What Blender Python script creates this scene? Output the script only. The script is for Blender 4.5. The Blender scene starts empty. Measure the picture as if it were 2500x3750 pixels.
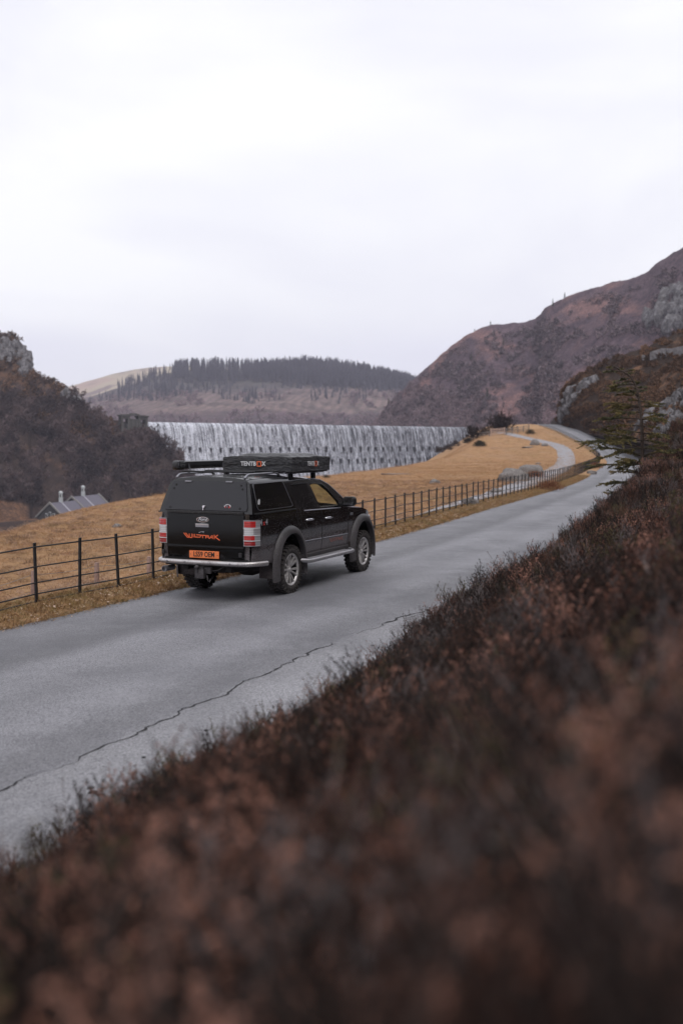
import bpy, bmesh, math, random
import numpy as np
from mathutils import Vector, Matrix, noise as mnoise
random.seed(7); rng = np.random.default_rng(7)
C = bpy.context.scene.collection
SC = bpy.context.scene
R = math.radians

# ------------------------------------------------------------------ camera
F, CX, CY = 3646.0, 1250.0, 1875.0          # focal length and centre in photo pixels
CAMH, PITCH = 2.3526, 0.06750913
cam_d = bpy.data.cameras.new('camera'); cam = bpy.data.objects.new('camera', cam_d); C.objects.link(cam)
cam.location = (0, 0, CAMH); cam.rotation_euler = (math.pi/2 - PITCH, 0, 0)
cam_d.sensor_fit = 'VERTICAL'; cam_d.sensor_height = 36; cam_d.sensor_width = 24; cam_d.lens = 35
cam_d.clip_start = 0.05; cam_d.clip_end = 9000
cam_d.dof.use_dof = True; cam_d.dof.focus_distance = 15.8; cam_d.dof.aperture_fstop = 1.35
SC.camera = cam

def P(px, py, D):
    """point seen at photo pixel (px,py) at forward distance D"""
    u = (px-CX)/F; v = (py-CY)/F
    wy = math.cos(PITCH) - v*math.sin(PITCH); wz = -math.sin(PITCH) - v*math.cos(PITCH)
    t = D/wy
    return Vector((u*t, D, CAMH + wz*t))

# ------------------------------------------------------------------ sky: thin blue sky behind an overcast deck
w = bpy.data.worlds.new('World'); SC.world = w; w.use_nodes = True
nt = w.node_tree; nt.nodes.clear()
SUN_EL, SUN_AZ = R(56), R(150)              # azimuth from +Y towards +X
def wn(t, **k):
    n = nt.nodes.new(t)
    for a, b in k.items(): setattr(n, a, b)
    return n
out = wn('ShaderNodeOutputWorld'); sky = wn('ShaderNodeTexSky', sky_type='NISHITA', sun_disc=False)
sky.sun_elevation = SUN_EL; sky.sun_rotation = SUN_AZ
bg1 = wn('ShaderNodeBackground'); bg1.inputs[1].default_value = 0.10
nt.links.new(sky.outputs[0], bg1.inputs[0])
bg2 = wn('ShaderNodeBackground'); bg2.inputs[1].default_value = 1.0
tc = wn('ShaderNodeTexCoord'); mp = wn('ShaderNodeMapping'); mp.inputs['Scale'].default_value = (1.0, 1.0, 2.4)
nt.links.new(tc.outputs['Generated'], mp.inputs[0])
n1 = wn('ShaderNodeTexNoise'); n1.inputs['Scale'].default_value = 2.1; n1.inputs['Detail'].default_value = 5; n1.inputs['Roughness'].default_value = .48
n1.inputs['Distortion'].default_value = .3
nt.links.new(mp.outputs[0], n1.inputs['Vector'])
cr = wn('ShaderNodeValToRGB')
cr.color_ramp.elements[0].position = .36; cr.color_ramp.elements[0].color = (.655, .655, .725, 1)
cr.color_ramp.elements[1].position = .62; cr.color_ramp.elements[1].color = (.80, .80, .812, 1)
nt.links.new(n1.outputs[0], cr.inputs[0]); nt.links.new(cr.outputs[0], bg2.inputs[0])
mx = wn('ShaderNodeMixShader'); mx.inputs[0].default_value = .95
nt.links.new(bg1.outputs[0], mx.inputs[1]); nt.links.new(bg2.outputs[0], mx.inputs[2]); nt.links.new(mx.outputs[0], out.inputs[0])

sun_d = bpy.data.lights.new('sun', 'SUN'); sun = bpy.data.objects.new('sun', sun_d); C.objects.link(sun)
sun_d.energy = 1.5; sun_d.angle = R(50); sun_d.color = (1.0, .975, .94)
sdir = Vector((math.sin(SUN_AZ)*math.cos(SUN_EL), math.cos(SUN_AZ)*math.cos(SUN_EL), math.sin(SUN_EL)))
sun.rotation_euler = sdir.to_track_quat('Z', 'Y').to_euler(); sun.location = sdir*60

SC.view_settings.view_transform = 'Standard'; SC.view_settings.look = 'None'
SC.view_settings.exposure = 0.5; SC.view_settings.gamma = 1.0; SC.view_settings.use_curve_mapping = False
SC.render.engine = 'CYCLES'
cy = SC.cycles
cy.use_denoising = True; cy.max_bounces = 8; cy.transparent_max_bounces = 16; cy.volume_bounces = 0
cy.diffuse_bounces = 3; cy.glossy_bounces = 3; cy.caustics_reflective = False; cy.caustics_refractive = False

# ------------------------------------------------------------------ materials
M = {}
def newmat(name):
    m = bpy.data.materials.new(name); m.use_nodes = True; m.node_tree.nodes.clear(); M[name] = m
    return m, m.node_tree
class NT:
    def __init__(s, name):
        s.m, s.t = newmat(name); s.out = s.n('ShaderNodeOutputMaterial')
        s.tc = None
    def n(s, t, inp=None, **k):
        n = s.t.nodes.new(t)
        for a, b in k.items(): setattr(n, a, b)
        for a, b in (inp or {}).items(): s.set(n, a, b)
        return n
    def set(s, n, a, b):
        if isinstance(b, bpy.types.NodeSocket): s.t.links.new(b, n.inputs[a])
        else:
            if isinstance(b, tuple) and len(b) == 3 and n.inputs[a].type == 'RGBA': b = b + (1,)
            n.inputs[a].default_value = b
    def coord(s, kind='Object'):
        if kind == 'World':
            return s.n('ShaderNodeNewGeometry').outputs['Position']
        return s.n('ShaderNodeTexCoord').outputs[kind]
    def map(s, vec, scale=(1,1,1), rot=(0,0,0), loc=(0,0,0)):
        return s.n('ShaderNodeMapping', {0: vec, 'Scale': scale, 'Rotation': rot, 'Location': loc}).outputs[0]
    def noise(s, vec, scale, detail=4, rough=.5, dist=0.0):
        return s.n('ShaderNodeTexNoise', {'Vector': vec, 'Scale': scale, 'Detail': detail, 'Roughness': rough, 'Distortion': dist}).outputs[0]
    def vor(s, vec, scale, feature='F1', o='Distance', rnd=1.0):
        return s.n('ShaderNodeTexVoronoi', {'Vector': vec, 'Scale': scale, 'Randomness': rnd}, feature=feature).outputs[o]
    def ramp(s, fac, stops, interp='LINEAR'):
        n = s.n('ShaderNodeValToRGB', {0: fac}); e = n.color_ramp; e.interpolation = interp
        while len(e.elements) < len(stops): e.elements.new(.5)
        for el, (p, c) in zip(e.elements, stops):
            el.position = p
            if not isinstance(c, tuple): c = (c, c, c)
            el.color = c + (1,) if len(c) == 3 else c
        return n.outputs[0]
    def mix(s, fac, a, b, mode='MIX'):
        n = s.n('ShaderNodeMix', data_type='RGBA', blend_type=mode)
        s.set(n, 0, fac)
        for i, v in ((6, a), (7, b)):
            if isinstance(v, bpy.types.NodeSocket): s.t.links.new(v, n.inputs[i])
            else: n.inputs[i].default_value = tuple(v) + (1,) if len(v) == 3 else v
        return n.outputs[2]
    def math(s, op, a, b=0.0, clamp=False):
        n = s.n('ShaderNodeMath', operation=op, use_clamp=clamp); s.set(n, 0, a); s.set(n, 1, b); return n.outputs[0]
    def maprange(s, v, a, b, c=0.0, d=1.0, smooth=False):
        n = s.n('ShaderNodeMapRange', {0: v, 1: a, 2: b, 3: c, 4: d}, interpolation_type='SMOOTHSTEP' if smooth else 'LINEAR'); return n.outputs[0]
    def sep(s, v):
        return s.n('ShaderNodeSeparateXYZ', {0: v}).outputs
    def bump(s, h, strength=.3, dist=.01):
        return s.n('ShaderNodeBump', {'Height': h, 'Strength': strength, 'Distance': dist}).outputs[0]
    def bsdf(s, color, rough=.6, spec=.5, metal=0.0, normal=None, **k):
        n = s.n('ShaderNodeBsdfPrincipled', {'Base Color': color, 'Roughness': rough, 'Metallic': metal, 'Specular IOR Level': spec})
        if normal is not None: s.set(n, 'Normal', normal)
        for a, b in k.items(): s.set(n, a.replace('_', ' '), b)
        s.t.links.new(n.outputs[0], s.out.inputs[0]); s.p = n
        return n

def simple(name, col, rough=.6, metal=0.0, spec=.5, var=.15, scale=8.0, bump=0.0, coat=0.0, coord='Object'):
    t = NT(name); v = t.coord(coord); nz = t.noise(v, scale, 5, .6)
    dark = tuple(c*(1-var) for c in col); lite = tuple(min(1, c*(1+var)) for c in col)
    c = t.ramp(nz, [(.3, dark), (.7, lite)])
    b = t.bsdf(c, rough, spec, metal, t.bump(t.noise(v, scale*6, 4, .6), bump, .01) if bump else None)
    if coat: b.inputs['Coat Weight'].default_value = coat; b.inputs['Coat Roughness'].default_value = .05
    return t.m

# ------------------------------------------------------------------ mesh helpers
def tag(o, label=None, cat=None, group=None, kind=None):
    if label: o['label'] = label
    if cat: o['category'] = cat
    if group: o['group'] = group
    if kind: o['kind'] = kind
    return o
def empty(name, loc=(0,0,0), rz=0.0, label=None, cat=None, group=None):
    o = bpy.data.objects.new(name, None); C.objects.link(o); o.location = loc; o.rotation_euler = (0, 0, rz); o.empty_display_size = .2
    return tag(o, label, cat, group)
def link(name, me, mat=None, parent=None):
    o = bpy.data.objects.new(name, me); C.objects.link(o)
    if mat is not None and not me.materials:
        for mm in (mat if isinstance(mat, (list, tuple)) else [mat]): me.materials.append(M[mm] if isinstance(mm, str) else mm)
    if parent is not None: o.parent = parent
    return o
def np_mesh(name, V, T, mi=None, smooth=False):
    """fast mesh from arrays (N,3) verts and (M,3|4) faces"""
    V = np.asarray(V, dtype=np.float32); T = np.asarray(T, dtype=np.int32); k = T.shape[1]
    me = bpy.data.meshes.new(name)
    me.vertices.add(len(V)); me.vertices.foreach_set('co', V.ravel())
    me.loops.add(T.size); me.loops.foreach_set('vertex_index', T.ravel())
    me.polygons.add(len(T)); me.polygons.foreach_set('loop_start', np.arange(0, T.size, k, dtype=np.int32))
    if mi is not None: me.polygons.foreach_set('material_index', np.asarray(mi, dtype=np.int32))
    if smooth: me.polygons.foreach_set('use_smooth', np.ones(len(T), dtype=bool))
    me.update(calc_edges=True); me.validate()
    return me
class MB:
    def __init__(s): s.v = []; s.f = []; s.m = []; s.cur = 0
    def add(s, verts, faces):
        b = len(s.v); s.v += [tuple(x) for x in verts]; s.f += [tuple(b+i for i in f) for f in faces]; s.m += [s.cur]*len(faces)
        return s
    def box(s, c, size, rot=None):
        hx, hy, hz = (k/2 for k in size)
        vs = [Vector((x, y, z)) for x in (-hx, hx) for y in (-hy, hy) for z in (-hz, hz)]
        if rot is not None: vs = [rot @ v for v in vs]
        c = Vector(c)
        return s.add([v+c for v in vs], [(0,1,3,2), (4,6,7,5), (0,4,5,1), (2,3,7,6), (0,2,6,4), (1,5,7,3)])
    def tube(s, pts, r, n=8, caps=True, up=None):
        pts = [Vector(p) for p in pts]; k = len(pts); rs = r if isinstance(r, (list, tuple)) else [r]*k
        vs, fs = [], []; prev = None
        for i, p in enumerate(pts):
            d = (pts[min(i+1, k-1)] - pts[max(i-1, 0)])
            d = d.normalized() if d.length > 1e-9 else Vector((0, 0, 1))
            if prev is None:
                a = Vector((0, 0, 1)) if abs(d.z) < .9 else Vector((1, 0, 0)); prev = d.cross(a).normalized()
            x = (prev - d*prev.dot(d)); x = x.normalized() if x.length > 1e-6 else d.orthogonal().normalized()
            y = d.cross(x); prev = x
            for j in range(n):
                an = 2*math.pi*j/n; vs.append(p + (x*math.cos(an) + y*math.sin(an))*rs[i])
        for i in range(k-1):
            for j in range(n):
                j2 = (j+1) % n; fs.append((i*n+j, i*n+j2, (i+1)*n+j2, (i+1)*n+j))
        if caps: fs.append(tuple(range(n-1, -1, -1))); fs.append(tuple((k-1)*n+j for j in range(n)))
        return s.add(vs, fs)
    def prism(s, poly, axis, a, b):
        """polygon of 2-D points extruded along an axis: axis 0 -> (y,z), 1 -> (x,z), 2 -> (x,y)"""
        def mk(p, t): q = list(p); q.insert(axis, t); return q
        n = len(poly); vs = [mk(p, a) for p in poly] + [mk(p, b) for p in poly]
        fs = [tuple(range(n)), tuple(range(2*n-1, n-1, -1))] + [(i, i+n, (i+1) % n+n, (i+1) % n) for i in range(n)]
        return s.add(vs, fs)
    def grid(s, rows, closed=False):
        n = len(rows[0]); vs = [p for r in rows for p in r]; fs = []
        for i in range(len(rows)-1):
            for j in range(n-1 if not closed else n):
                j2 = (j+1) % n; fs.append((i*n+j, i*n+j2, (i+1)*n+j2, (i+1)*n+j))
        return s.add(vs, fs)
    def lathe(s, prof, axis='x', n=32, c=(0,0,0)):
        rows = []
        for (a, r) in prof:
            row = []
            for j in range(n):
                an = 2*math.pi*j/n; u, v = r*math.cos(an), r*math.sin(an)
                row.append({'x': (c[0]+a, c[1]+u, c[2]+v), 'y': (c[0]+u, c[1]+a, c[2]+v), 'z': (c[0]+u, c[1]+v, c[2]+a)}[axis])
            rows.append(row)
        return s.grid(rows, True)
    def strokes(s, lines, w, to3, depth):
        """flat letter strokes: 2-D polylines of width w, mapped by to3(x,y,d)"""
        for ln in lines:
            for (x0, y0), (x1, y1) in zip(ln[:-1], ln[1:]):
                dx, dy = x1-x0, y1-y0; L = math.hypot(dx, dy) or 1; dx /= L; dy /= L; e = w*.35
                nx, ny = -dy*w/2, dx*w/2; x0e, y0e, x1e, y1e = x0-dx*e, y0-dy*e, x1+dx*e, y1+dy*e
                q = [(x0e+nx, y0e+ny), (x1e+nx, y1e+ny), (x1e-nx, y1e-ny), (x0e-nx, y0e-ny)]
                s.add([to3(a, b, 0) for a, b in q] + [to3(a, b, depth) for a, b in q], [(0,1,2,3), (7,6,5,4), (0,4,5,1), (1,5,6,2), (2,6,7,3), (3,7,4,0)])
        return s
    def mesh(s, name, smooth=None, bevel=0.0, seg=2):
        bm = bmesh.new(); vv = [bm.verts.new(p) for p in s.v]
        for f, mi in zip(s.f, s.m):
            try: fc = bm.faces.new([vv[i] for i in f]); fc.material_index = mi
            except ValueError: pass
        bmesh.ops.remove_doubles(bm, verts=bm.verts, dist=1e-5)
        bmesh.ops.recalc_face_normals(bm, faces=bm.faces)
        if bevel:
            es = [e for e in bm.edges if len(e.link_faces) == 2 and e.calc_face_angle(0) > R(28)]
            bmesh.ops.bevel(bm, geom=es, offset=bevel, segments=seg, profile=.5, affect='EDGES', clamp_overlap=True)
        if smooth is not None:
            th = R(smooth)
            for f in bm.faces: f.smooth = True
            for e in bm.edges: e.smooth = len(e.link_faces) == 2 and e.calc_face_angle(0) < th
        me = bpy.data.meshes.new(name); bm.to_mesh(me); bm.free()
        return me
    def build(s, name, mat, parent=None, smooth=None, bevel=0.0, seg=2):
        return link(name, s.mesh(name, smooth, bevel, seg), mat, parent)
def copy_tree(o, parent=None):
    c = o.copy(); C.objects.link(c); c.parent = parent
    for ch in list(o.children): copy_tree(ch, c)
    return c
def text_mesh(name, txt, size, extrude=.002, shear=0.0, bold=0.0, sx=1.0):
    cu = bpy.data.curves.new(name, 'FONT'); cu.body = txt; cu.size = size; cu.extrude = extrude; cu.shear = shear; cu.offset = bold
    cu.align_x = 'CENTER'; cu.align_y = 'CENTER'; cu.resolution_u = 3
    o = bpy.data.objects.new(name, cu); C.objects.link(o)
    dg = bpy.context.evaluated_depsgraph_get(); dg.update()
    me = bpy.data.meshes.new_from_object(o.evaluated_get(dg)); bpy.data.objects.remove(o); bpy.data.curves.remove(cu)
    me.name = name; me.materials.clear()
    if sx != 1.0: me.transform(Matrix.Diagonal((sx, 1, 1, 1)))
    return me
def fbm(p, sc, oct=4):
    return mnoise.fractal(Vector(p)*sc, 1.0, 2.0, oct, noise_basis='PERLIN_ORIGINAL')
def catmull(a, t):
    """a: (n,...) control points, t in [0,n-1]"""
    n = len(a); i = int(min(max(math.floor(t), 0), n-2)); f = t-i
    p0, p1, p2, p3 = a[max(i-1, 0)], a[i], a[i+1], a[min(i+2, n-1)]
    return .5*((2*p1) + (-p0+p2)*f + (2*p0-5*p1+4*p2-p3)*f*f + (-p0+3*p1-3*p2+p3)*f**3)
class Loft:
    """hill surface through rows of control points (bottom row first)"""
    def __init__(s, rows): s.a = np.array([[tuple(p) for p in r] for r in rows], dtype=float)
    def at(s, u, v):                               # u along a row, v across rows, both 0..1
        nr, nc = s.a.shape[:2]
        col = np.array([catmull(s.a[r], u*(nc-1)) for r in range(nr)])
        # straight across rows keeps the slopes under control
        t = v*(nr-1); i = int(min(max(math.floor(t), 0), nr-2)); f = t-i
        return col[i]*(1-f) + col[i+1]*f
    def mesh(s, name, nu, nv, disp):
        V = np.zeros(((nu+1)*(nv+1), 3)); k = 0
        for j in range(nv+1):
            for i in range(nu+1):
                p = s.at(i/nu, j/nv); V[k] = disp(p, i/nu, j/nv); k += 1
        idx = np.arange((nu+1)*(nv+1)).reshape(nv+1, nu+1)
        T = np.stack([idx[:-1, :-1], idx[:-1, 1:], idx[1:, 1:], idx[1:, :-1]], -1).reshape(-1, 4)
        s.V = V.reshape(nv+1, nu+1, 3); s.nu = nu; s.nv = nv
        return np_mesh(name, V, T, smooth=True)
    def surf(s, u, v):                             # displaced surface point (bilinear)
        x = min(u, .99999)*s.nu; y = min(v, .99999)*s.nv; i, j = int(x), int(y); f, g = x-i, y-j
        V = s.V
        return (V[j, i]*(1-f)+V[j, i+1]*f)*(1-g) + (V[j+1, i]*(1-f)+V[j+1, i+1]*f)*g
def merge(protos, places):
    """protos: list of (V,T,mi); places: list of (proto index, position, rot z, scale (x,y,z)) -> V,T,mi"""
    Vs, Ts, Ms = [], [], []; b = 0
    for k, pos, rz, sc in places:
        V, T, mi = protos[k]; c, s_ = math.cos(rz), math.sin(rz)
        W = V*np.array(sc); W = np.stack([W[:, 0]*c - W[:, 1]*s_, W[:, 0]*s_ + W[:, 1]*c, W[:, 2]], 1) + np.array(pos)
        Vs.append(W); Ts.append(T+b); Ms.append(mi); b += len(V)
    return np.concatenate(Vs), np.concatenate(Ts), np.concatenate(Ms)
# ------------------------------------------------------------------ ground materials
t = NT('dry_grass'); v = t.coord('World')
a = t.noise(v, .09, 5, .6, .4); b = t.noise(v, .55, 6, .65); c_ = t.noise(v, 5.0, 5, .7); d = t.noise(v, 38, 3, .7)
c1 = t.ramp(a, [(.28, (.25, .165, .082)), (.45, (.36, .215, .112)), (.6, (.42, .245, .13)), (.75, (.36, .25, .165))])
c2 = t.ramp(b, [(.3, (.17, .115, .065)), (.45, (.36, .215, .112)), (.62, (.41, .24, .13)), (.8, (.46, .31, .225))])
c3 = t.mix(.6, c1, c2); c3 = t.mix(t.ramp(t.noise(t.map(v, (1, .45, 1)), .33, 5, .7, .8), [(.50, 0.0), (.66, .55)]), c3, (.40, .27, .20)); c3 = t.mix(t.ramp(t.noise(t.map(v, (1, .4, 1)), 1.3, 5, .7), [(.30, .6), (.46, 0.0)]), c3, (.15, .10, .065)); gr = t.ramp(t.noise(v, .23, 4, .6), [(.55, 0.0), (.75, 1.0)])
c3 = t.mix(t.math('MULTIPLY', gr, .35), c3, (.19, .17, .05))
c3 = t.mix(t.ramp(c_, [(.35, .75), (.5, 0.0)]), c3, (.17, .10, .05))
c3 = t.mix(t.ramp(d, [(.5, 0.0), (.75, .55)]), c3, (.52, .35, .20))
t.bsdf(c3, .95, .1, normal=t.bump(t.math('ADD', t.math('MULTIPLY', c_, 2.0), d), .7, .06))
t = NT('bank_soil'); v = t.coord('World'); n = t.noise(v, 9, 6, .7)
t.bsdf(t.ramp(n, [(.3, (.012, .009, .008)), (.7, (.05, .035, .028))]), .95, .1, normal=t.bump(n, .8, .05))

def hillmat(name, base, mid, patch, pscale, pth, rock=None, rscale=.05, detail=.25, slant=(1, 1, 1), rockth=.66, bump=1.0):
    t = NT(name); v = t.coord('World'); vs = t.map(v, slant)
    a = t.noise(vs, pscale, 5, .6, .5); b = t.noise(v, detail, 6, .75); e = t.noise(v, detail*5, 4, .7)
    col = t.mix(t.ramp(b, [(.35, 0.0), (.62, 1.0)]), base, mid)
    col = t.mix(t.ramp(a, [(pth, 0.0), (pth+.10, 1.0)]), col, t.mix(t.ramp(b, [(.35, 0.0), (.6, 1.0)]), patch, tuple(x*.62 for x in patch)))
    col = t.mix(t.ramp(e, [(.42, .6), (.58, 0.0)]), col, tuple(x*.35 for x in base))
    if rock:
        r = t.noise(t.map(v, (1, 1, .5)), rscale, 6, .7)
        rk = t.ramp(t.noise(v, rscale*22, 6, .8), [(.35, tuple(x*.22 for x in rock)), (.5, tuple(x*.75 for x in rock)), (.65, rock)])
        col = t.mix(t.ramp(r, [(rockth, 0.0), (rockth+.025, 1.0)]), col, rk)
    t.bsdf(col, .95, .08, normal=t.bump(t.math('ADD', b, e), bump, 1.0/detail*.12))
    return t
hillmat('left_hill_scrub', (.030, .022, .020), (.070, .047, .040), (.27, .145, .085), .026, .51, rock=(.20, .195, .20), rscale=.02, detail=.3, rockth=.69)
hillmat('right_hill_scrub', (.058, .042, .055), (.15, .104, .12), (.31, .18, .17), .019, .52, rock=(.30, .29, .31), rscale=.03, detail=.16, slant=(.8, 1.0, 1.9), rockth=.72)
hillmat('spur_heather', (.028, .019, .015), (.060, .040, .030), (.33, .175, .10), .06, .53, rock=(.33, .32, .34), rscale=.055, detail=.9, slant=(1, 1, 1.6), rockth=.665)
# far valley side: felled plantation, bare wood and pasture, with purple-blue haze painted into the colours
t = NT('far_valley_side'); v = t.coord('World'); zz = t.sep(v)[2]
a = t.noise(v, .006, 5, .6, .6); b = t.noise(v, .045, 6, .75); e = t.noise(v, .2, 4, .7)
zj = t.math('ADD', zz, t.math('MULTIPLY', t.math('SUBTRACT', a, .5), 60))
col = t.ramp(t.maprange(zj, 10, 130), [(.0, (.085, .060, .078)), (.2, (.10, .068, .082)), (.30, (.20, .145, .135)), (.44, (.185, .135, .13)), (.52, (.085, .078, .084)), (.8, (.07, .078, .06)), (1, (.12, .10, .075))])
st = t.n('ShaderNodeTexWave', {'Vector': t.map(v, (1, .35, 2.0), (0, 0, R(25))), 'Scale': .035, 'Distortion': 6.0, 'Detail': 3}).outputs[0]
col = t.mix(t.ramp(st, [(.3, .5), (.55, 0.0)]), col, (.085, .072, .062))
col = t.mix(t.ramp(b, [(.42, .75), (.56, 0.0)]), col, (.062, .052, .052))
t.bsdf(col, .95, .05, normal=t.bump(t.math('ADD', b, e), 1.0, 2.0))
t = NT('far_pasture'); v = t.coord('World'); a = t.vor(t.map(v, (1, 1, .4)), .006, o='Color'); b = t.noise(v, .012, 5, .6, .8)
col = t.mix(t.sep(a)[0], (.33, .285, .205), (.32, .22, .19)); col = t.mix(t.ramp(b, [(.5, 0.0), (.58, 1.0)]), col, (.16, .12, .11))
t.bsdf(col, .95, .05)

# ------------------------------------------------------------------ the lie of the land
YS = [-60, -10, 12.75, 24, 37.4, 60, 99.6, 125, 139, 150, 170, 190, 215, 245, 300]
XS = [-34, -14.3, -4.37, .65, 5.6, 13.8, 25.8, 33.2, 36.2, 38.0, 40.1, 40.9, 41.6, 46, 62]
ZY = [-60, 95, 110, 125, 139, 150, 165, 175, 190, 215, 232, 260, 300, 540]
ZZ = [0, 0, .1, .32, .75, 1.5, 2.6, 3.5, 5.0, 6.7, 7.0, 5.0, 1.0, -6]
from bisect import bisect
def pchip(xs, ys):
    xs = np.array(xs, float); ys = np.array(ys, float); h = np.diff(xs); dl = np.diff(ys)/h; m = np.zeros(len(xs))
    m[0], m[-1] = dl[0], dl[-1]
    for i in range(1, len(xs)-1):
        if dl[i-1]*dl[i] > 0:
            w1, w2 = 2*h[i]+h[i-1], h[i]+2*h[i-1]; m[i] = (w1+w2)/(w1/dl[i-1]+w2/dl[i])
    def f(x):
        x = np.asarray(x, float); i = np.clip(np.searchsorted(xs, x)-1, 0, len(xs)-2)
        tt = np.clip((x-xs[i])/h[i], -.0, 1.0)
        return ((1+2*tt)*(1-tt)**2*ys[i] + tt*(1-tt)**2*h[i]*m[i] + tt*tt*(3-2*tt)*ys[i+1] + tt*tt*(tt-1)*h[i]*m[i+1])
    return f
Lx = pchip(YS, XS); zg = pchip(ZY, ZZ)
Wr = pchip([-60, 40, 80, 300], [6.2, 6.15, 4.9, 4.6])          # road width measured along x
QB = pchip([-60, 34, 47, 53, 80, 102, 130, 150, 178, 192, 220, 520], [14, 15, 19.5, 21, 23, 23, 22, 18, 13, 9.5, 7, 7])
RID = pchip([-60, 3.5, 4.3, 4.9, 5.5, 6.7, 8, 8.6, 11.7, 14.4, 16.3, 20.6, 29, 45, 300], [.66, .72, .80, .84, .85, .83, .82, 1.04, 1.12, 1.27, 1.5, 1.95, 3.1, 3.1, 1.2])
HEA = .31                                                       # heather height above the soil
def smooth(x): x = np.clip(x, 0, 1); return x*x*(3-2*x)
def vnoise(x, y, s, seed=0):                                    # cheap smooth value noise for arrays
    x = np.asarray(x)*s + seed*17.3; y = np.asarray(y)*s + seed*7.7
    i, j = np.floor(x), np.floor(y); f, g = x-i, y-j; f = f*f*(3-2*f); g = g*g*(3-2*g)
    def hsh(a, b): q = np.sin(a*127.1 + b*311.7 + seed)*43758.5453; return q-np.floor(q)
    return (hsh(i, j)*(1-f)+hsh(i+1, j)*f)*(1-g) + (hsh(i, j+1)*(1-f)+hsh(i+1, j+1)*f)*g - .5
def ground_z(x, y):
    x = np.asarray(x, float); y = np.asarray(y, float)
    lx = Lx(y); q = (lx-x)*.93; r = (x-lx-Wr(y))*.93
    z = zg(y).copy()
    # left: verge, field, brow and the drop into the valley
    ql = np.maximum(q, 0)
    bump = vnoise(x, y, .9, 1)*.05 + vnoise(x, y, .21, 2)*.16*smooth((ql-3)/6)
    d = np.maximum(q-QB(y), 0)
    zl = z - .02*np.maximum(ql-1.5, 0) - .5*smooth((ql-.95)/1.7)*np.interp(y, [0, 40, 60, 300], [1, 1, .3, .1]) + bump*smooth(ql/.6) + .03*smooth(ql/.3) - .66*(np.sqrt(d*d+9)-3)
    zl = np.maximum(zl, -23.0 + vnoise(x, y, .05, 3)*1.5)
    # right: cut bank with heather, rising hillside
    rr = np.maximum(r, 0); H = RID(y) - HEA
    steep = np.where(y < 50, .95, .25)
    zr = z + H*smooth(rr/.95) + np.interp(y, [0, 5, 8, 12, 20, 60], [.55, .525, .46, .34, .22, .3])*np.maximum(rr-.95, 0) + steep*np.maximum(rr-4.2, 0)
    zr = np.where(y > 50, np.minimum(zr, z+H+.6+.02*rr), np.minimum(zr, z+70))
    zr = zr + (vnoise(x, y, 2.3, 6)*.14 + vnoise(x, y, 1.1, 4)*.20 + vnoise(x, y, .4, 5)*.14)*smooth((rr-.25)/.8)
    z = np.where(q > 0, zl, np.where(r > 0, zr, z-.07))
    return z
def gz(x, y): return float(ground_z(np.array([x]), np.array([y]))[0])
ys = np.concatenate([np.arange(-60, -4, 2.0), np.arange(-4, 46, .16), np.arange(46, 110, .5), np.arange(110, 235, .8), np.arange(235, 540, 6)])
us = np.concatenate([-np.geomspace(300, 26, 34), np.arange(-25.5, -3, .5), np.arange(-3, 0, .15), [-.02, .0], np.linspace(.1, .9, 5), [1.0]])
left_n = len(us); rs_ = np.concatenate([[.02], np.arange(.12, 5.0, .12), np.geomspace(5.2, 320, 40)])
V = []
for yv in ys:
    lx = float(Lx(yv)); wv = float(Wr(yv))
    xs_ = np.concatenate([lx + us[us <= 0]/.93, lx + us[us > 0]*wv, lx + wv + rs_/.93])
    zv = ground_z(xs_, np.full_like(xs_, yv)); V.append(np.stack([xs_, np.full_like(xs_, yv), zv], 1))
V = np.array(V); nr, nc = V.shape[:2]; idx = np.arange(nr*nc).reshape(nr, nc)
T = np.stack([idx[:-1, :-1], idx[:-1, 1:], idx[1:, 1:], idx[1:, :-1]], -1).reshape(-1, 4)
qm = np.repeat((np.arange(nc-1) > left_n-3)[None], nr-1, 0).astype(int).ravel()
qm = np.where((V[:-1, :-1, 2].ravel() < -4) & (qm == 0), 2, qm)
me = np_mesh('ground', V.reshape(-1, 3), T, mi=qm, smooth=True)
ground = link('ground', me, ['dry_grass', 'bank_soil', 'left_hill_scrub']); tag(ground, 'rough dry grass field falling away from the road towards the river', 'field', kind='structure')
# ------------------------------------------------------------------ road
def roadmat(name, lo, hi, warm):
    t = NT(name); uv = t.coord('UV'); v = t.coord('World')
    ag = t.vor(v, 95, o='Color'); fine = t.noise(v, 60, 3, .7); big = t.noise(v, .35, 5, .6, .5); mid = t.noise(v, 2.2, 5, .65)
    u = t.sep(uv)[0]
    band = t.ramp(t.math('ADD', u, t.math('MULTIPLY', t.math('SUBTRACT', mid, .5), .10)), [(.0, .66), (.06, .86), (.16, .78), (.27, .60), (.36, 1.0), (.50, .88), (.60, 1.04), (.72, .72), (.86, 1.04), (1, .92)], 'EASE')
    base = t.ramp(t.math('ADD', t.math('MULTIPLY', t.sep(ag)[0], .55), t.math('MULTIPLY', fine, .45)), [(.22, lo), (.5, tuple((p+q)/2 for p, q in zip(lo, hi))), (.82, hi)])
    col = t.mix(1.0, base, band, 'MULTIPLY'); col = t.mix(t.ramp(big, [(.36, .55), (.55, 0.0)]), col, tuple(x*.9 for x in lo)); col = t.mix(t.ramp(t.noise(t.map(v, (1, .5, 1)), .8, 5, .7), [(.56, 0.0), (.7, .3)]), col, tuple(x*.95 for x in hi))
    col = t.mix(t.ramp(t.noise(v, 1.1, 6, .75), [(.62, 0.0), (.8, .35)]), col, warm)
    t.bsdf(col, t.ramp(mid, [(.3, .58), (.7, .78)]), .45, normal=t.bump(t.math('ADD', t.sep(ag)[0], fine), .45, .006))
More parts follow.
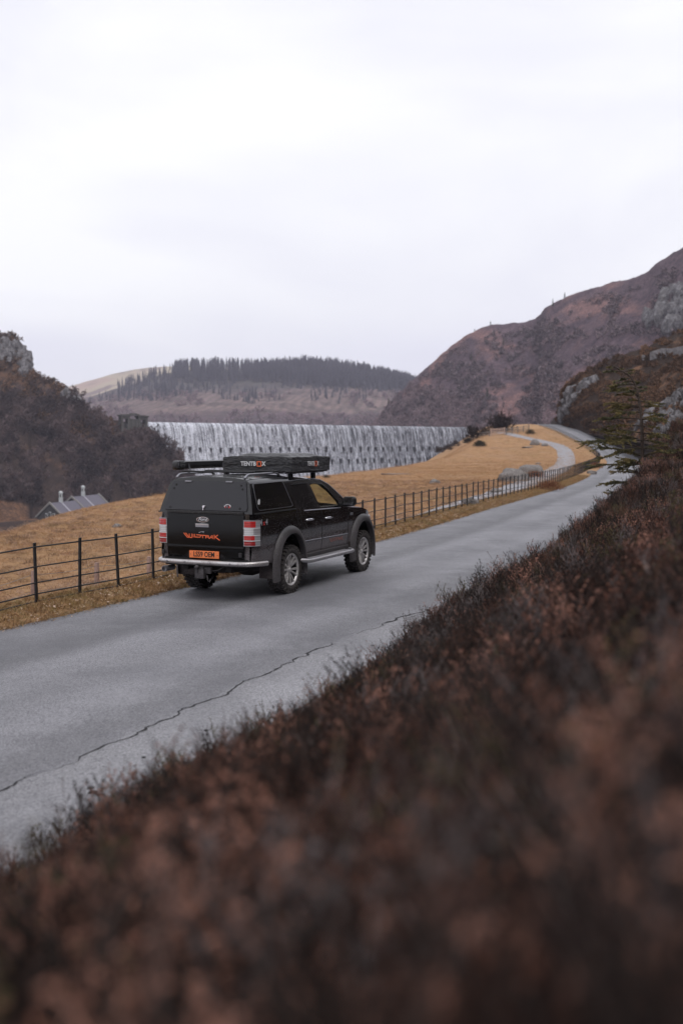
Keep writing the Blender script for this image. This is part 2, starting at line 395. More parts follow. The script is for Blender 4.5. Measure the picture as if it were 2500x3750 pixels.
roadmat('asphalt', (.11, .11, .124), (.315, .312, .336), (.26, .25, .25))
roadmat('asphalt_edge', (.125, .125, .14), (.38, .376, .396), (.38, .36, .35))
simple('crack_dirt', (.022, .021, .024), .95, var=.4, scale=40)
def strip(name, y0, y1, step, f0, f1, mat, dz, nx=8, parent=None, jag0=0.0, jag1=0.0, camber=.035):
    yy = np.arange(y0, y1+step, step); V = []; UV = []
    for k, yv in enumerate(yy):
        lx, wv = float(Lx(yv)), float(Wr(yv))
        e0 = f0 + jag0*fbm((yv*.9, 3.1, 0), 1, 4)/wv*1.0; e1 = f1 + jag1*fbm((yv*.9, 9.7, 0), 1, 4)/wv
        for j in range(nx+1):
            f = e0 + (e1-e0)*j/nx; V.append((lx+f*wv, yv, float(zg(yv)) + dz + camber*(1-(2*f-1)**2))); UV.append((f, yv*.2))
    n = nx+1; idx = np.arange(len(V)).reshape(-1, n)
    T = np.stack([idx[:-1, :-1], idx[:-1, 1:], idx[1:, 1:], idx[1:, :-1]], -1).reshape(-1, 4)
    me = np_mesh(name, V, T, smooth=True); ul = me.uv_layers.new(name='UVMap')
    li = np.zeros(len(me.loops), dtype=np.int32); me.loops.foreach_get('vertex_index', li)
    ul.data.foreach_set('uv', np.array(UV, dtype=np.float32)[li].ravel())
    return link(name, me, mat, parent)
road = strip('road', -40, 290, .25, -.005, 1.02, 'asphalt', -.034, 12, jag0=.16)
tag(road, 'narrow grey tarmac valley road running towards the dam', 'road', kind='structure')
# the lighter, coarser strip right of the long crack
def crackf(yv): return np.interp(yv, [-10, 6.5, 9, 12, 14.2, 16, 40], [.77, .766, .77, .757, .80, .86, 1.15]) + .010*fbm((yv*1.3, 5.0, 0), 1, 5)
yy = np.arange(-6, 18.4, .08); V = []; UV = []
for yv in yy:
    lx, wv = float(Lx(yv)), float(Wr(yv)); a0 = float(crackf(yv)); a1 = max(1.03, a0+.02)
    for j in range(5):
        f = a0 + (a1-a0)*j/4; V.append((lx+f*wv, yv, float(zg(yv)) - .030 + .035*(1-(2*f-1)**2))); UV.append((f, yv*.2))
idx = np.arange(len(V)).reshape(-1, 5); T = np.stack([idx[:-1, :-1], idx[:-1, 1:], idx[1:, 1:], idx[1:, :-1]], -1).reshape(-1, 4)
me = np_mesh('edge_strip', V, T, smooth=True); ul = me.uv_layers.new(name='UVMap'); li = np.zeros(len(me.loops), dtype=np.int32); me.loops.foreach_get('vertex_index', li)
ul.data.foreach_set('uv', np.array(UV, dtype=np.float32)[li].ravel())
link('edge_strip', me, 'asphalt_edge', road)
def crack(name, y0, y1, off, wmax, side=0.0):
    yy = np.arange(y0, y1, .035); rows = []
    for yv in yy:
        lx, wv = float(Lx(yv)), float(Wr(yv))
        f = float(crackf(yv)) + off + .009*fbm((yv*6, 1.0+off*50, 0), 1, 3) + .012*fbm((yv*2.2, 8.0, 2), 1, 3) + side*(yv-y0)
        ed = min(1, (yv-y0)*2.5, (y1-yv)*2.5); wd = wmax*ed*(.35 + 1.3*abs(fbm((yv*4, 2+off*9, 0), 1, 3)) + .5*max(0, fbm((yv*17, 4, 0), 1, 2)))
        z = float(zg(yv)) - .026 + .035*(1-(2*f-1)**2)
        rows.append([(lx+f*wv-wd, yv, z), (lx+f*wv, yv, z+.0005), (lx+f*wv+wd, yv, z)])
    MB().grid(rows).build(name, 'crack_dirt', road)
crack('crack', 2, 7.1, 0, .016); crack('crack', 7.05, 11.9, .004, .014); crack('crack', 12.3, 12.95, .008, .016); crack('crack', 12.8, 15.4, .004, .028, .001); crack('crack', 13.3, 14.4, .03, .016, -.004)
for (fx, yv, rr) in ((.87, 6.65, .045), (.86, 6.72, .03), (.885, 6.6, .03), (.85, 7.4, .02), (.82, 6.2, .018), (.86, 8.1, .02)):
    b = MB(); c0 = Vector((float(Lx(yv))+fx*float(Wr(yv)), yv, -.026+.035*(1-(2*fx-1)**2)))
    b.add([c0+Vector((math.cos(k)*rr*random.uniform(.5, 1.5), math.sin(k)*rr*random.uniform(.5, 1.4), .0)) for k in [i*.7 for i in range(9)]], [tuple(range(9))]); b.build('pothole', 'crack_dirt', road)

# farm track through the field
simple('track_gravel', (.25, .246, .265), .85, var=.18, scale=1.5, bump=.4, coord='Object')
TP = [Vector((float(Lx(yq))-qq/.93, yq, 0)) for yq, qq in ((36, 2.6), (46, 2.7), (60, 2.8), (86, 3.6))] + [P(2066, 1690, 118), P(2068, 1655, 147), P(2035, 1625, 162), P(1965, 1606, 172), P(1900, 1594, 180), P(1820, 1583, 190)]
TP = np.array([tuple(p) for p in TP]); rows = []
for k in range(181):
    tt = k/180*(len(TP)-1); p = catmull(TP, tt); p2 = catmull(TP, min(tt+.05, len(TP)-1.001)); p1 = catmull(TP, max(tt-.05, 0))
    dd = (p2-p1)[:2]; dd = dd/np.linalg.norm(dd); nn = np.array([dd[1], -dd[0]]); row = []
    for s_ in (-1.0, -.5, 0, .5, 1.0):
        ww = min(1, .55+k/120)*(1.15 + .2*fbm((k*.35, s_*3, 0), 1, 3)); q = p[:2] + nn*s_*ww; row.append((q[0], q[1], s_))
    rows.append(row)
V = np.array(rows).reshape(-1, 3); zz_ = ground_z(V[:, 0], V[:, 1]); V[:, 2] = zz_ + .09 - .05*np.abs(V[:, 2])
idx = np.arange(len(V)).reshape(-1, 5); T = np.stack([idx[:-1, :-1], idx[:-1, 1:], idx[1:, 1:], idx[1:, :-1]], -1).reshape(-1, 4)
track = link('farm_track', np_mesh('farm_track', V, T, smooth=True), 'track_gravel'); tag(track, 'pale gravel track curving through the dry field', 'track', kind='structure')

# ------------------------------------------------------------------ hills
def row(pts): return [P(*p) for p in pts]
def shift(pts, dy, dz): return [Vector((p.x*(p.y+dy)/p.y, p.y+dy, p.z+dz)) for p in pts]
def hill(name, rows, nu, nv, mat, amp, sc, label, ridge=0.0, rough=1.0):
    L = Loft(rows)
    def disp(p, u, v):
        k = min(1, v*6)
        n = fbm(p, sc, 5)*amp*k + abs(fbm(p, sc*5, 3))*amp*.35*rough*k + fbm(p, sc*14, 3)*amp*.16*rough*k
        return (p[0] + fbm(p + np.array([50., 0, 0]), sc*1.5, 3)*amp*.5*k, p[1] - n*.8, p[2] + n*.6)
    o = link(name, L.mesh(name, nu, nv, disp), mat); tag(o, label, 'hill', kind='structure'); o_ = o
    return L, o_
# left hill with crag
lr = [(-700, 980, 440), (-350, 1080, 440), (-120, 1170, 435), (0, 1215, 430), (64, 1243, 428), (106, 1298, 424), (122, 1366, 420), (170, 1392, 416), (235, 1418, 412), (285, 1462, 408), (306, 1512, 405), (400, 1536, 405), (500, 1552, 406), (548, 1572, 407), (625, 1655, 400), (690, 1728, 390), (760, 1800, 380)]
LF = [(1628 + 26.4*F/e_, e_) for e_ in (260, 280, 310, 335, 340, 345, 350, 353, 355, 356, 354, 350, 348, 348, 352, 360, 370)]
lm = [(x, y*.55 + b*.45, d_*.55 + e_*.45) for (x, y, d_), (b, e_) in zip(lr, LF)]
lf = [(x, b, e_) for (x, y, d_), (b, e_) in zip(lr, LF)]
lm2 = [(x, y*.8 + c*.2, d_*.8 + e*.2) for (x, y, d_), (x2, c, e) in zip(lr, lf)]
LH, left_hill = hill('left_hill', [row(lf), row(lm), row(lm2), row(lr), shift(row(lr), 60, -8), shift(row(lr), 220, -60)], 120, 70, 'left_hill_scrub', 2.2, .03, 'steep bracken and scrub hill with rock crag above the dam end')
# right hill beyond the dam
rr_ = [(1300, 1580, 760), (1380, 1552, 730), (1435, 1475, 700), (1530, 1376, 680), (1621, 1291, 668), (1700, 1240, 660), (1800, 1197, 650), (1945, 1172, 640), (1992, 1132, 610), (2066, 1094, 590), (2216, 1045, 560), (2343, 1013, 530), (2407, 965, 510), (2500, 906, 490), (2750, 760, 450), (3100, 600, 410), (3500, 450, 380)]
rf = [(x, b, e) for (x, y, d_), (b, e) in zip(rr_, [(1606, 700), (1606, 640), (1604, 610), (1602, 590), (1602, 570), (1600, 550), (1600, 520), (1600, 480), (1610, 400), (1610, 380), (1610, 330), (1610, 300), (1610, 285), (1620, 270), (1640, 250), (1660, 230), (1680, 210)])]
rm = [(x, y*.5 + c*.5, d_*.55 + e*.45) for (x, y, d_), (x2, c, e) in zip(rr_, rf)]
RH, right_hill = hill('right_hill', [row(rf), row(rm), row(rr_), shift(row(rr_), 80, -6), shift(row(rr_), 400, -60)], 260, 110, 'right_hill_scrub', 2.6, .02, 'long heather and bracken hillside rising right of the dam', rough=1.3)
# far valley side and pasture hill
fr = [(-300, 1470, 1500), (100, 1480, 1450), (300, 1462, 1400), (480, 1410, 1380), (640, 1358, 1360), (760, 1352, 1350), (900, 1350, 1350), (1060, 1354, 1350), (1200, 1362, 1350), (1330, 1378, 1360), (1450, 1396, 1380), (1540, 1420, 1400), (1750, 1500, 1450), (2100, 1580, 1500)]
ff = [(x, 1600, 900 if 300 < x < 1500 else 950) for x, y, d_ in fr]
fm = [(x, y*.5 + 800, 1110) for x, y, d_ in fr]
FH, far_hill = hill('far_valley_hill', [row(ff), row(fm), row(fr), shift(row(fr), 300, -10), shift(row(fr), 900, -120)], 110, 60, 'far_valley_side', 9.0, .006, 'far valley side with felled plantation behind the dam')
gr_ = [(-200, 1440, 2300), (100, 1440, 2250), (253, 1418, 2200), (330, 1395, 2200), (430, 1368, 2200), (560, 1346, 2200), (670, 1340, 2200), (800, 1345, 2200), (1000, 1360, 2250), (1300, 1420, 2300)]
gf = [(x, 1600, 1700) for x, y, d_ in gr_]
GH, pasture = hill('pasture_hill', [row(gf), row(gr_), shift(row(gr_), 600, -60)], 50, 24, 'far_pasture', 8.0, .004, 'pale green pasture hill far behind the valley wood')
# near spur right of the road
sr = [(2042, 1562, 217), (2048, 1505, 214), (2070, 1424, 210), (2135, 1372, 205), (2262, 1312, 200), (2390, 1264, 195), (2500, 1206, 190), (2700, 1100, 180), (3000, 950, 160), (3500, 760, 130), (4300, 500, 100)]
sf = [(2072, 1578, 206), (2100, 1582, 197), (2132, 1588, 187), (2185, 1597, 173), (2255, 1605, 153), (2320, 1618, 128), (2440, 1640, 100), (2600, 1690, 75), (2900, 1760, 56), (3400, 1850, 44), (4200, 1950, 34)]
sm = [(x*.5 + a*.5, y*.5 + b*.5, d_*.5 + e*.5) for (x, y, d_), (a, b, e) in zip(sr, sf)]
SH, spur = hill('hillside_spur', [row(sf), row(sm), row(sr), shift(row(sr), 40, -2), shift(row(sr), 150, -30)], 150, 90, 'spur_heather', 1.3, .07, 'steep heather and bracken spur with grey rock beside the road', rough=1.6)
# ------------------------------------------------------------------ reservoir behind the dam and the river below it
t = NT('water'); v = t.coord('World'); t.bsdf((.02, .025, .03), .08, .5, normal=t.bump(t.noise(v, .8, 4, .6), .2, .2))
DL, DR = P(528, 1543, 410), P(1735, 1573, 540); DL.z = DR.z = 11.7
b = MB(); b.add([(-230, 650, 0), (DL.x, DL.y+1.5, 0), (DR.x, DR.y+1.5, 0), (300, 720, 0), (600, 1500, 0), (-600, 1500, 0)], [(0, 1, 2, 3, 4, 5)])
lake = b.build('reservoir_water', 'water'); lake.location.z = 11.35; tag(lake, 'reservoir water held behind the dam crest', 'water', kind='structure')
# ------------------------------------------------------------------ dam
t = NT('wet_stone'); v = t.coord('Object'); n = t.noise(v, 1.5, 5, .7)
t.bsdf(t.ramp(n, [(.3, (.012, .012, .015)), (.7, (.040, .039, .046))]), .45, .5, normal=t.bump(n, .6, .2))
t = NT('falling_water'); uv = t.coord('UV'); u, vv_, _ = t.sep(uv)
st = t.noise(t.map(uv, (1.7, .06, 1)), 1.0, 5, .62, .15); st2 = t.noise(t.map(uv, (4.0, .34, 1)), 1.0, 5, .7, .3); sp = t.noise(t.map(uv, (3.2, 1.6, 1)), 1.0, 3, .7)
cover = t.math('ADD', t.math('MULTIPLY', st, .42), t.math('ADD', t.math('MULTIPLY', st2, .42), t.math('MULTIPLY', sp, .16)))
thin = t.maprange(u, 10, 150, .0, .045)
cover = t.math('SUBTRACT', cover, thin)
fac = t.ramp(cover, [(.43, 0.0), (.535, 1.0)])
top = t.maprange(vv_, .5, 2.4, 1.0, 0.0)                         # the smooth lip of the overflow
dif = t.n('ShaderNodeBsdfPrincipled', {'Base Color': t.ramp(sp, [(.3, (.40, .415, .49)), (.65, (.78, .795, .87))]), 'Roughness': .35})
tr = t.n('ShaderNodeBsdfTransparent', {0: (.8, .82, .86)})
ms = t.n('ShaderNodeMixShader', {0: t.math('MULTIPLY', fac, .93)}); t.t.links.new(tr.outputs[0], ms.inputs[1]); t.t.links.new(dif.outputs[0], ms.inputs[2])
t.t.links.new(ms.outputs[0], t.out.inputs[0])
EX = Vector((DR.x-DL.x, DR.y-DL.y, 0)); DLEN = EX.length; EX.normalize(); NX = Vector((EX.y, -EX.x, 0))
PROF = [(-3.0, 12.0), (-2.4, 13.9), (-1.2, 14.2), (0, 14.05), (.9, 13.3), (1.5, 12.0), (2.0, 10), (2.8, 6.2), (3.8, 1.5), (5.0, -4), (6.6, -11), (8.5, -18.5), (10.5, -25)]
def dam_pt(s, d, z): return DL + EX*s + NX*d + Vector((0, 0, z-14.25))
dam = empty('dam', dam_pt(DLEN*.5, 8, -23), 0, 'tall masonry dam with white water pouring over its whole crest', 'dam')
def local(o, pts): return [Vector(p) - o.location for p in pts]
b = MB(); b.grid([local(dam, [dam_pt(s, d, z) for d, z in PROF]) for s in np.linspace(-6, DLEN+4, 60)]); b.build('wall', 'wet_stone', dam, smooth=60)
def prof(z):
    zs = [q for _, q in PROF[3:]][::-1]; ds = [q for q, _ in PROF[3:]][::-1]; return float(np.interp(z, zs, ds))
rows = []; UV = []; SS = np.linspace(0, DLEN, 520); cum = np.concatenate([[0], np.cumsum([math.hypot(PROF[i+1][0]-PROF[i][0], PROF[i+1][1]-PROF[i][1]) for i in range(len(PROF)-1)])])
for s in SS:
    row_ = []
    for k in range(46):
        tt = 1.2 + (len(PROF)-2.2)*(k/45); i = min(int(tt), len(PROF)-2); f = tt-i
        d = PROF[i][0]*(1-f) + PROF[i+1][0]*f; z = PROF[i][1]*(1-f) + PROF[i+1][1]*f; l = cum[i]*(1-f) + cum[i+1]*f
        o_ = .12 + min(1, l/8)*(.26 + .42*fbm((s*.55, l*.07, 1), 1, 3) + .30*fbm((s*1.7, l*.22, 5), 1, 3))
        row_.append(dam_pt(s, d+max(o_, .05), z+.05) - dam.location); UV.append((s, l))
    rows.append(row_)
b = MB(); b.grid(rows); me = np_mesh('water', [tuple(p) for p in b.v], b.f, smooth=True); ul = me.uv_layers.new(name='UVMap'); li = np.zeros(len(me.loops), dtype=np.int32)
me.loops.foreach_get('vertex_index', li); ul.data.foreach_set('uv', np.array(UV, dtype=np.float32)[li].ravel())
link('cascade', me, 'falling_water', dam)
b = MB(); b.box((0, 0, 0), (.95, 1.7, 1.5)); b.box((0, -.25, -1.15), (.6, 1.2, 1.2)); stone_me = b.mesh('projecting_stone', None, .12)
stone_me.materials.append(M['wet_stone'])
for zrow, off in ((3.2, 0.0), (-2.6, 2.6)):
    for k in range(int(DLEN/5.3)):
        s = off + 3 + k*5.3 + random.uniform(-.4, .4); z = zrow + random.uniform(-.25, .25); o = bpy.data.objects.new('projecting_stone', stone_me); C.objects.link(o); o.parent = dam
        o.location = dam_pt(s, prof(z)+.35, z) - dam.location; o.rotation_euler = (0, 0, math.atan2(EX.y, EX.x)); q = random.uniform(.75, 1.15); o.scale = (q, 1, q)
# pale coping stones down the left end of the face
simple('pale_stone', (.48, .47, .48), .8, var=.25, scale=2, bump=.3)
b = MB(); pr = [dam_pt(-1.5, prof(z)+1.2, z+.6) - dam.location for z in np.linspace(12.5, -24, 24)]
for p, q in zip(pr[:-1], pr[1:]):
    m = (p+q)/2; L = (q-p).length; rot = (q-p).to_track_quat('Y', 'Z').to_matrix(); b.box(m, (1.7, L, 1.1), rot)
b.build('coping', 'pale_stone', dam)

# valve tower at the dam's left end
t = NT('weathered_masonry'); v = t.coord('Object'); br = t.n('ShaderNodeTexBrick', {'Vector': v, 'Color1': (.12, .115, .11, 1), 'Color2': (.065, .062, .06, 1), 'Mortar': (.03, .03, .03, 1), 'Scale': .8, 'Mortar Size': .02})
n = t.noise(v, 1.1, 5, .7); t.bsdf(t.mix(t.ramp(n, [(.4, 0.0), (.65, .7)]), br.outputs[0], (.05, .05, .042)), .95, .2, normal=t.bump(n, .7, .2))
simple('dark_opening', (.008, .008, .009), .9)
tb = P(492, 1572, 403); tower = empty('valve_tower', (tb.x, tb.y, tb.z-1.0), R(28), 'dark castellated stone tower standing at the dam crest', 'tower')
b = MB()
for (cx_, w_, h_) in ((-4.0, 3.6, 6.2), (3.2, 3.8, 5.9)):
    for sx, sy in ((-1, -1), (1, -1), (-1, 1), (1, 1)): b.box((cx_+sx*(w_/2-.45), sy*1.6, h_*.5-1), (.9, .9, h_+2))
    b.box((cx_, 0, .7), (w_-.2, 3.6, 5.0)); b.box((cx_, 0, h_-.5), (w_+.1, 4.0, 1.0))
b.box((-.3, 0, 2.3), (4.4, 3.0, 5.6)); b.build('wall', 'weathered_masonry', tower, bevel=.08)
b = MB()
for (cx_, w_, h_) in ((-4.0, 3.6, 6.2), (3.2, 3.8, 5.9), (-.4, 3.0, 6.6)):
    b.box((cx_, 0, h_+.25), (w_+.9, 4.9, .5)); b.box((cx_, 0, h_+.62), (w_*.7, 3.4, .35))
b.build('roof_slab', 'weathered_masonry', tower, bevel=.1)
for cx_ in (-4.0, 3.2): MB().box((cx_, -1.83, 2.6), (1.0, .12, 2.6)).build('opening', 'dark_opening', tower)

# ------------------------------------------------------------------ pump houses
t = NT('roof_slate'); v = t.coord('Object'); br = t.n('ShaderNodeTexBrick', {'Vector': t.map(v, (1, 1, 1), (R(-43), 0, R(90))), 'Color1': (.085, .078, .105, 1), 'Color2': (.115, .105, .135, 1), 'Mortar': (.06, .055, .07, 1), 'Scale': 2.2, 'Mortar Size': .015})
t.bsdf(t.mix(t.math('MULTIPLY', t.noise(v, .8, 5, .6), .6), br.outputs[0], (.10, .092, .118)), .6, .4, normal=t.bump(t.noise(v, 12, 3), .3, .05))
simple('house_stone', (.035, .034, .036), .95, var=.4, scale=3, bump=.6); simple('white_paint', (.40, .42, .43), .5, var=.08); simple('lead_flashing', (.27, .26, .30), .5, var=.1); simple('coping_stone', (.20, .19, .18), .9, var=.2)
def pump_house(peak, Ln, hw, drop, wall, label, cpos):
    base = peak - Vector((0, 0, drop+wall)); h = empty('pump_house', base, -math.atan2(.30, .954), label, 'house', 'stone pump houses below the dam')
    zp = drop+wall; ze = wall
    b = MB(); b.prism([(-hw+.3, 0), (hw-.3, 0), (hw-.3, ze), (0, zp-.3), (-hw+.3, ze)], 1, .25, Ln-.25); b.build('wall', 'house_stone', h)
    for s_ in (-1, 1):
        b = MB(); b.prism([(0, zp), (s_*(hw+.25), ze-.22), (s_*(hw+.25), ze-.42), (0, zp-.22)], 1, .35, Ln-.35); b.build('roof', 'roof_slate', h)
    for yv in (.12, Ln-.12):
        for s_ in (-1, 1):
            b = MB(); b.prism([(0, zp+.38), (s_*(hw+.5), ze-.05), (s_*(hw+.5), ze-.5), (0, zp-.25)], 1, yv-.24, yv+.24); b.build('gable_coping', 'coping_stone', h)
    b = MB(); y = cpos*Ln; b.box((0, y, zp+.5), (.95, .95, 1.5)); b.build('cupola_base', 'white_paint', h, bevel=.05)
    b = MB(); b.tube([(0, y, zp+1.2), (0, y, zp+2.6)], .52, 12)
    b.lathe([(2.55, .62), (2.75, .66), (3.0, .58), (3.25, .32), (3.35, .02)], 'z', 12, (0, y, zp)); b.build('cupola', 'white_paint', h, smooth=50)
    for k in range(4):
        a = k*math.pi/2 + .4; MB().box((math.cos(a)*.5, y+math.sin(a)*.5, zp+1.9), (.28, .1, .9), Matrix.Rotation(a+math.pi/2, 3, 'Z')).build('louvre', 'dark_opening', h)
    b = MB(); L = math.hypot(hw, drop); a = math.atan2(drop, hw); b.box((hw*.53, y, zp-drop*.53+.08), (L*.98, .8, .1), Matrix.Rotation(a, 3, 'Y')); b.build('flashing', 'lead_flashing', h)
    for s_ in (-1, 0, 1):
        w_ = MB().box((s_*1.25, .2, ze+.3), (.75, .16, 1.5 + (.9 if s_ == 0 else 0))).build('window', 'white_paint', h)
        MB().box((s_*1.25, .1, ze+.3), (.5, .06, 1.1 + (.9 if s_ == 0 else 0))).build('pane', 'dark_opening', w_)
    for yv in (4, 8, 12):
        w_ = MB().box((hw-.28, yv, ze-1.8), (.14, 1.0, 1.7)).build('window', 'white_paint', h); MB().box((hw-.19, yv, ze-1.8), (.06, .75, 1.4)).build('pane', 'dark_opening', w_)
    return h
pump_house(P(182, 1842, 298), 14.5, 4.6, 4.2, 7.0, 'lower slate roofed stone pump house with arched gable windows', .42)
pump_house(P(262, 1819, 317), 16.5, 4.8, 4.2, 7.0, 'higher slate roofed pump house, uphill of the gable windows', .42)

# ------------------------------------------------------------------ rays to the ground
def project(p):
    x, y, z = p[0], p[1], p[2]-CAMH; cyv = y*math.cos(PITCH) - z*math.sin(PITCH); czv = y*math.sin(PITCH) + z*math.cos(PITCH)
    return CX + F*x/cyv, CY - F*czv/cyv
def G(px, py, d0=8, d1=320):
    D = d0; prev = None
    while D < d1:
        p = P(px, py, D); g = gz(p.x, p.y)
        if p.z < g: return Vector((p.x, p.y, g))
        D *= 1.006
    p = P(px, py, d1); return Vector((p.x, p.y, gz(p.x, p.y)))
def on_loft(L, px, py, vmax=.62):
    best = None; nv = int(L.nv*vmax)
    for j in range(nv):
        for i in range(L.nu+1):
            p = L.V[j, i]; a, c = project(p); e = (a-px)**2 + (c-py)**2
            if best is None or e < best[0]: best = (e, p)
    return Vector(best[1])

# ------------------------------------------------------------------ estate fence along the road
simple('black_iron', (.016, .015, .017), .55, var=.3, scale=20, bump=.2)
def path(offset, y0, y1, step):
    pts = []; y = y0; last = None; acc = 0
    fine = np.arange(y0, y1, .04); X = Lx(fine) - offset/.93*np.ones_like(fine)
    pts = [(X[0], fine[0])]
    for k in range(1, len(fine)):
        acc += math.hypot(X[k]-X[k-1], .04)
        if acc >= step: pts.append((X[k], fine[k])); acc = 0
    return pts
fp = path(.78, 10.92, 205, .93)
fence = empty('estate_fence', (fp[0][0], fp[0][1], gz(*fp[0])), 0, 'black iron bar fence running along the roadside verge', 'fence')
b = MB(); b.box((0, 0, .34), (.048, .022, 1.08)); b.box((0, .018, .34), (.012, .03, 1.07)); b.box((0, 0, .885), (.052, .026, .012)); post_me = b.mesh('post', None, .003, 1); post_me.materials.append(M['black_iron'])
tops = []
for k, (x, y) in enumerate(fp):
    z = gz(x, y); o = bpy.data.objects.new('post', post_me); C.objects.link(o); o.parent = fence
    tilt = random.gauss(0, .018) if y < 34 or y > 60 else random.gauss(.02, .05)
    x2, y2 = fp[min(k+1, len(fp)-1)]; x1, y1 = fp[max(k-1, 0)]; az = math.atan2(y2-y1, x2-x1)
    o.location = Vector((x, y, z)) - fence.location; o.rotation_euler = (random.gauss(0, .012), tilt - .02, az)
    tops.append((Vector((x, y, z)), az, tilt))
for hgt, rad in ((.83, .0125), (.54, .011), (.305, .011), (.14, .011), (.03, .011)):
    pts = [p + Vector((math.sin(ti-.02)*hgt*math.cos(az), math.sin(ti-.02)*hgt*math.sin(az), hgt)) - fence.location for p, az, ti in tops]
    MB().tube(pts, rad, 6).build('rail', 'black_iron', fence, smooth=50)

# stakes and wire just inside the field
simple('grey_stake', (.30, .20, .17), .9, var=.3, scale=15, bump=.4); simple('wire', (.20, .19, .19), .5, metal=.6)
sw = empty('stake_fence', (0, 0, 0), 0, 'low wire fence on pale wooden stakes just inside the field', 'fence'); tp = []
for (px, py, D) in ((-150, 2190, 14.6), (121, 2147, 15.5), (352, 2088, 17.0), (543, 2038, 18.7), (700, 1995, 20.4), (860, 1960, 22.6)):
    p = P(px, py, D); g = gz(p.x, p.y); h = max(p.z-g, .5); o = MB().tube([(0, 0, -.3), (.01, 0, h*.5), (.015, .01, h-.01), (.015, .01, h)], [.043, .042, .04, .034], 9).build('stake', 'grey_stake', sw, smooth=40)
    o.location = (p.x, p.y, g); tp.append(Vector((p.x, p.y, g+h)))
for dz in (.06, .32):
    pts = []
    for a, c in zip(tp[:-1], tp[1:]):
        for k in range(5): q = a.lerp(c, k/5); q.z -= dz + .03*math.sin(math.pi*k/5); pts.append(q)
    MB().tube(pts, .0035, 4).build('wire', 'wire', sw)
sw.location = tp[0]
for ch in sw.children: ch.location = ch.location - tp[0]

# gate and rail fences at the top of the field
simple('pale_timber', (.40, .29, .24), .85, var=.2, scale=6, bump=.3); simple('old_timber', (.17, .15, .14), .9, var=.3, scale=6, bump=.3)
def rail_fence(name, p0, p1, n, hgt, rails, mat, label, cat, pr=.07):
    f = empty(name, p0, 0, label, cat); prev = None; tops = []
    for k in range(n+1):
        x = p0.x + (p1.x-p0.x)*k/n; y = p0.y + (p1.y-p0.y)*k/n; z = gz(x, y) if True else 0
        o = MB().box((0, 0, hgt/2), (pr*2, pr*2, hgt+.1)).build('post', mat, f, bevel=.01); o.location = Vector((x, y, z)) - f.location; tops.append(Vector((x, y, z)) - f.location)
    for r_ in rails:
        for a, c in zip(tops[:-1], tops[1:]):
            d = c-a; MB().box((a+c)/2 + Vector((0, -pr*1.3, r_)), (d.length+.06, .05, .12), d.to_track_quat('X', 'Z').to_matrix()).build('rail', mat, f)
    return f
g0, g1 = G(1796, 1599, 100), G(1846, 1594, 100)
rail_fence('field_gate', g0, g1, 1, 1.35, (.3, .55, .8, 1.05, 1.25), 'pale_timber', 'pale new timber field gate at the top of the dry field', 'gate', .09)
rail_fence('rail_fence', G(1726, 1608, 100), g0 - Vector((.3, 0, 0)), 2, 1.0, (.45, .85), 'old_timber', 'weathered rail fence left of the pale timber gate', 'fence')
rail_fence('rail_fence', g1 + Vector((.3, 0, 0)), G(1935, 1581, 100), 4, 1.2, (.35, .7, 1.05), 'old_timber', 'weathered rail fence between the pale gate and the road', 'fence')

# ------------------------------------------------------------------ rocks
t = NT('grey_rock'); v = t.coord('Object'); n = t.noise(v, 3.0, 6, .7); n2 = t.noise(v, 14, 5, .75)
t.bsdf(t.mix(t.ramp(n2, [(.45, .8), (.6, 0.0)]), t.ramp(n, [(.3, (.19, .17, .16)), (.7, (.36, .335, .325))]), (.09, .08, .075)), .95, .2, normal=t.bump(t.math('ADD', n, n2), .8, .06))
def rock_mesh(seed, sx, sy, sz, sub=3, rough=.35):
    bm = bmesh.new(); bmesh.ops.create_icosphere(bm, subdivisions=sub, radius=1)
    for v_ in bm.verts:
        p = v_.co.copy(); k = 1 + rough*fbm((p.x+seed*3, p.y, p.z), 1.1, 4) + .12*fbm((p.x, p.y+seed, p.z), 3.5, 3)
        q = p*k; q.x = math.copysign(abs(q.x)**.8, q.x); q.z = math.copysign(abs(q.z)**.75, q.z)
        v_.co = (q.x*sx, q.y*sy, q.z*sz + sz*.55)
    for f in bm.faces: f.smooth = True
    for e in bm.edges: e.smooth = e.calc_face_angle(0) < R(24)
    me = bpy.data.meshes.new('rock'); bm.to_mesh(me); bm.free(); me.materials.append(M['grey_rock']); return me
ROCKS = [((1882, 1764), (1.35, 1.0, .75), 'big flat-topped grey boulder in the field by the track'),
 ((1940, 1736), (1.2, .9, .68), 'pale boulder with bracken at its foot behind the big flat-topped one'),
 ((1590, 1772), (.34, .3, .24), 'lone small grey stone in the open dry field'),
 ((1958, 1630), (.95, .8, .75), 'block shaped grey boulder beside the upper bend of the track'),
 ((1992, 1634), (.6, .5, .35), 'smaller rock next to the block shaped boulder by the track'),
 ((1724, 1848), (.34, .3, .22), 'pale stone lying close behind the iron fence'),
 ((1815, 1808), (.40, .32, .22), 'low mossy stone between iron fence and the big boulder'),
 ((2164, 1738), (.40, .3, .22), 'grey stone on the verge outside the fence bend'),
 ((1968, 1700), (.4, .35, .15), 'flat stone lying past the pale boulder near track'),
 ((1930, 1640), (1.6, .8, .14), 'flat rock slab flush with the grass by the upper track'),
 ((1460, 1738), (1.7, .8, .10), 'thin grey slab showing through the grass of open field'),
 ((430, 1932), (.17, .15, .10), 'little white stone in the grass behind the fence')]
for k, (pp, sz, lab) in enumerate(ROCKS):
    g = G(*pp); o = link('boulder', rock_mesh(k+1, *sz)); o.location = g - Vector((0, 0, sz[2]*.35)); o.rotation_euler[2] = random.uniform(0, 3); tag(o, lab, 'rock', 'loose rocks in the field')
